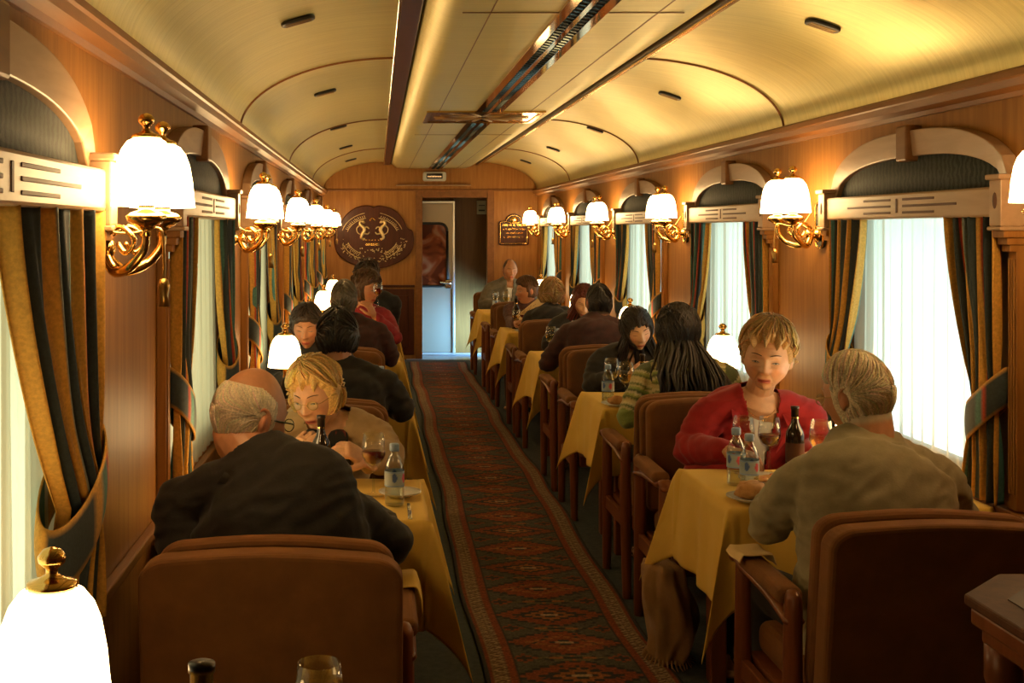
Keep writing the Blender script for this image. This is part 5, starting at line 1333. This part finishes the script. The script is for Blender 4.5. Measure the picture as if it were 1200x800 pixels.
# --- woman in black facing
person('woman with long black hair in a black jacket looking down, second right table',
       (1.42, 6.88, .54), (1.42, 6.86, .78), (1.43, 6.76, .955), (1.440, 6.64, 1.072), 186, 20, 10, body_yaw=182, sh=.170, fem=1, hs=.98,
       arms={1: ((1.20, 6.66, .76), (1.36, 6.44, .82), ((.5, -.4, .55), (-.3, -.8, .2), 1, .85)), -1: ((1.66, 6.62, .77), (1.50, 6.44, .80), ((-.7, -.5, .1), (0, -.1, 1), -1, .7))},
       skin=SK4, hair=dict(col=(.018, .012, .010), T=.012, fh=.050, rag=.4, nape=-.085, sb=.04, side_low=-.06, locks=460, len=.36, lr=.0055, curl=.2, long=True, lift=.003), top=M['blackjacket'], trousers=M['darkpants'], seed=17, vox=.004, cvox=.011, eyes=.3, brow=(.03, .02, .015), vneck=(0, .05, .16))
# --- broad man in dark jacket
person('broad dark-haired man in a dark reddish jacket, back to the camera, third right table',
       (1.42, 7.68, .53), (1.44, 7.74, .84), (1.455, 7.80, 1.02), (1.46, 7.86, 1.135), 8, 10, 0, body_yaw=8, sh=.205, bulk=1.2, hs=1.03,
       arms={-1: ((1.12, 7.84, .75), (1.27, 8.14, .80), ((.5, .8, .2), (-.3, -.2, 1), -1, .7)), 1: ((1.74, 7.84, .77), (1.58, 8.1, .80), ((-.5, .8, 0), (0, 0, 1), 1, .7))},
       skin=SK3, hair=dict(col=(.016, .012, .010), T=.008, fh=.055, nape=-.09, locks=160, len=.04, lr=.003, side_low=-.03), top=M['darkred'], trousers=M['darkpants'], seed=19, vox=.005, cvox=.012, eyes=False, brow=None)
person('woman with auburn hair looking down at the third right table',
       (1.48, 9.10, .54), (1.50, 9.06, .80), (1.525, 8.96, .985), (1.530, 8.86, 1.088), 176, 22, -3, body_yaw=180, sh=.170, fem=1,
       arms={1: ((1.27, 8.86, .77), (1.42, 8.62, .81), ((.6, -.5, .3), (-.3, -.6, .6), 1, .8)), -1: ((1.74, 8.84, .78), (1.58, 8.60, .80), ((-.7, -.5, .1), (0, -.1, 1), -1, .7))},
       skin=SK4, hair=dict(col=(.11, .022, .010), T=.013, top=1.25, fh=.066, nape=-.08, sb=.03, side_low=-.07, locks=260, len=.22, lr=.0055, curl=.15, long=True, lift=.003, crown=(0, .03, .13)), top=M['blackjacket'], trousers=M['darkpants'], seed=23, vox=.004, cvox=.012, eyes=.2)
person('curly blonde woman in black seen from behind, fourth right table',
       (1.42, 9.78, .53), (1.44, 9.84, .80), (1.455, 9.90, .965), (1.457, 9.98, 1.070), 10, 5, 0, body_yaw=4, sh=.175, fem=1, bulk=1.05,
       arms={-1: ((1.23, 9.9, .77), (1.32, 10.16, .80), ((.4, .9, 0), (0, 0, 1), -1, .6)), 1: ((1.70, 9.9, .77), (1.56, 10.16, .80), ((-.5, .8, 0), (0, 0, 1), 1, .6))},
       skin=SK2, hair=dict(col=(.42, .24, .08), cover=1, T=.026, top=1.1, fh=.05, nape=-.06, sb=.02, side_low=-.05, locks=420, len=.05, lr=.0062, curl=1.1, cf=1.6, lift=.012, lump=.012, k=14), top=M['blackjacket'], trousers=M['darkpants'], seed=29, vox=.005, cvox=.012, eyes=False, brow=None)
pm = person('short-haired woman in profile holding up the menu, fourth right table',
       (1.42, 11.14, .54), (1.42, 11.10, .80), (1.40, 11.02, .955), (1.372, 10.95, 1.060), 112, 2, 0, body_yaw=165, sh=.170, fem=1,
       arms={1: ((1.22, 10.84, .77), (1.225, 10.50, .80), ((.3, -.8, .25), (-.4, -.2, .9), 1, .7)), -1: ((1.64, 10.86, .78), (1.52, 10.62, .80), ((-.7, -.5, .1), (0, -.1, 1), -1, .7))},
       skin=SK3, hair=dict(col=(.10, .045, .018), T=.016, top=1.2, fh=.055, nape=-.06, sb=.0, side_low=-.01, locks=240, len=.06, lr=.005, curl=.3, lift=.006, fringe=(0, .4, 0)), top=M['mauve'], top_kind='blouse', trousers=M['darkpants'], seed=31, vox=.005, cvox=.012, eyes=.5)
person('man with receding hair and open grey jacket facing the camera by the end wall',
       (1.45, 13.62, .54), (1.46, 13.60, .84), (1.485, 13.52, 1.035), (1.492, 13.42, 1.165), 186, 4, 0, body_yaw=186, sh=.205, bulk=1.12,
       arms={1: ((1.19, 13.46, .78), (1.35, 13.20, .80), ((.6, -.5, .1), (0, -.1, 1), 1, .7)), -1: ((1.76, 13.44, .78), (1.60, 13.20, .80), ((-.7, -.5, .1), (0, -.1, 1), -1, .7))},
       skin=SK3, hair=dict(col=(.10, .05, .025), T=.004, bald=.095, nape=-.07, locks=120, len=.02, lr=.002), top=M['greyjacket'], shirt=M['shirt'], vneck=(0, .032, .32), trousers=M['darkpants'], seed=37, vox=.005, cvox=.012, eyes=.5, collar=(M['shirt'], .04, .6))
# --- left side beyond
person('black-haired diner in a black jacket seen from behind, second left table',
       (-.20, 5.32, .53), (-.17, 5.38, .82), (-.165, 5.42, 1.00), (-.180, 5.45, 1.128), -5, 10, -3, body_yaw=-5, sh=.195, bulk=1.12, hs=1.04,
       arms={1: ((.115, 5.46, .80), (.0, 5.78, .82), ((-.4, .9, .2), (.2, -.2, 1), 1, .8)), -1: ((-.44, 5.52, .78), (-.32, 5.82, .80), ((.4, .9, 0), (0, 0, 1), -1, .7))},
       skin=SK3, hair=dict(col=(.014, .011, .009), cover=1, T=.017, fh=.055, nape=-.07, sb=.01, side_low=-.03, locks=320, len=.07, lr=.004, curl=.15), top=M['blackjacket'], trousers=M['darkpants'], seed=41, vox=.005, cvox=.011, eyes=False, brow=None)
person('dark-haired diner mostly hidden behind the lamp, second left table',
       (-.35, 6.80, .53), (-.36, 6.74, .80), (-.37, 6.66, .985), (-.385, 6.58, 1.085), 175, 12, 0, sh=.175, fem=.6, hs=.98,
       arms={-1: ((-.16, 6.6, .77), (-.24, 6.36, .80), ((-.6, -.6, .1), (0, 0, 1), -1, .7)), 1: ((-.56, 6.6, .78), (-.44, 6.38, .80), ((.6, -.6, .1), (0, 0, 1), 1, .7))},
       skin=SK3, hair=dict(col=(.035, .020, .012), cover=1, T=.020, fh=.052, nape=-.07, sb=.02, side_low=-.06, locks=260, len=.08, lr=.005, curl=.3), top=M['blackjacket'], trousers=M['darkpants'], seed=43, vox=.005, cvox=.012, eyes=.4)
person('grey-haired man in dark clothes seen from behind, third left table',
       (-.22, 7.55, .53), (-.18, 7.60, .84), (-.19, 7.62, 1.04), (-.212, 7.66, 1.165), 0, 4, 0, body_yaw=-5, sh=.20, bulk=1.12, hs=1.05,
       arms={1: ((.09, 7.66, .80), (-.02, 7.98, .82), ((-.4, .9, .2), (.2, -.2, 1), 1, .8)), -1: ((-.46, 7.72, .78), (-.34, 8.0, .80), ((.4, .9, 0), (0, 0, 1), -1, .7))},
       skin=SK3, hair=dict(col=(.16, .13, .09), T=.009, fh=.055, nape=-.085, locks=260, len=.04, lr=.003, side_low=-.03), top=M['darkred'], trousers=M['darkpants'], seed=47, vox=.005, cvox=.012, eyes=False, brow=None)
person('brown-haired woman in profile in dark red, drinking wine, third left table',
       (-.22, 9.00, .54), (-.16, 8.96, .84), (-.12, 8.88, 1.045), (-.085, 8.80, 1.180), 232, 4, 0, body_yaw=195, sh=.175, fem=1, hs=1.0,
       arms={-1: ((.13, 8.74, .83), (-.02, 8.62, 1.00), ((-.45, -.1, .85), (.7, -.5, .3), -1, .8)), 1: ((-.36, 8.80, .80), (-.22, 8.60, .80), ((.6, -.6, .1), (0, 0, 1), 1, .7))},
       skin=SK3, hair=dict(col=(.09, .045, .020), cover=1, T=.024, top=1.2, fh=.055, nape=-.08, sb=.01, side_low=-.06, locks=320, len=.10, lr=.006, curl=.8, cf=1.3, lift=.012, lump=.010), top=M['maroon'], top_kind='blouse', trousers=M['darkpants'], seed=53, vox=.0045, cvox=.012, eyes=.6)
person('dark-haired diner in black behind the wine drinker, fourth left table',
       (-.14, 9.72, .56), (-.08, 9.78, .88), (-.06, 9.80, 1.10), (-.085, 9.84, 1.225), 350, 2, 0, body_yaw=-5, sh=.190, bulk=1.05, hs=1.0,
       arms={1: ((.12, 9.88, .84), (.04, 10.16, .82), ((-.4, .9, .2), (.2, -.2, 1), 1, .8)), -1: ((-.34, 9.9, .82), (-.26, 10.18, .80), ((.4, .9, 0), (0, 0, 1), -1, .7))},
       skin=SK3, hair=dict(col=(.045, .022, .012), cover=1, T=.028, fh=.05, nape=-.08, sb=.01, side_low=-.06, locks=300, len=.09, lr=.006, curl=1.0, cf=1.4, lift=.018, lump=.012), top=M['blackjacket'], trousers=M['darkpants'], seed=59, vox=.006, cvox=.012, eyes=False, brow=None)
wineglass((.005, 8.54, 1.065), 'glass of red wine held up by the woman in profile', 'small', 'red', .5)
# menu held up
mp = colmat('menu_card', .8, .05, 30); nu, nv = 60, 44; P = []; C = []; rng = random.Random(6)
lines = {j: [(rng.uniform(.1, .25), rng.uniform(.5, .9))] for j in range(6, 40, 3)}
for j in range(nv):
    for i in range(nu):
        u, v = i / (nu - 1), j / (nv - 1); P.append(((u - .5) * .26, .012 * math.sin(u * PI), (v - .5) * .17))
        ink = j in lines and lines[j][0][0] < u < lines[j][0][1] and rng.random() < .7
        C.append((.28, .14, .05) if ink or (.35 < u < .5 and .62 < v < .82 and rng.random() < .4) else (.72, .55, .28))
o = obj('menu', MB().grid(P, nu, nv, col=C), mp, color=True, solid=.0015); o.location = (1.365, 10.42, .885); o.rotation_euler = (R(-18), R(-38), R(6)); tag(o, 'cream menu card held up in front of the curly blonde woman', 'menu')
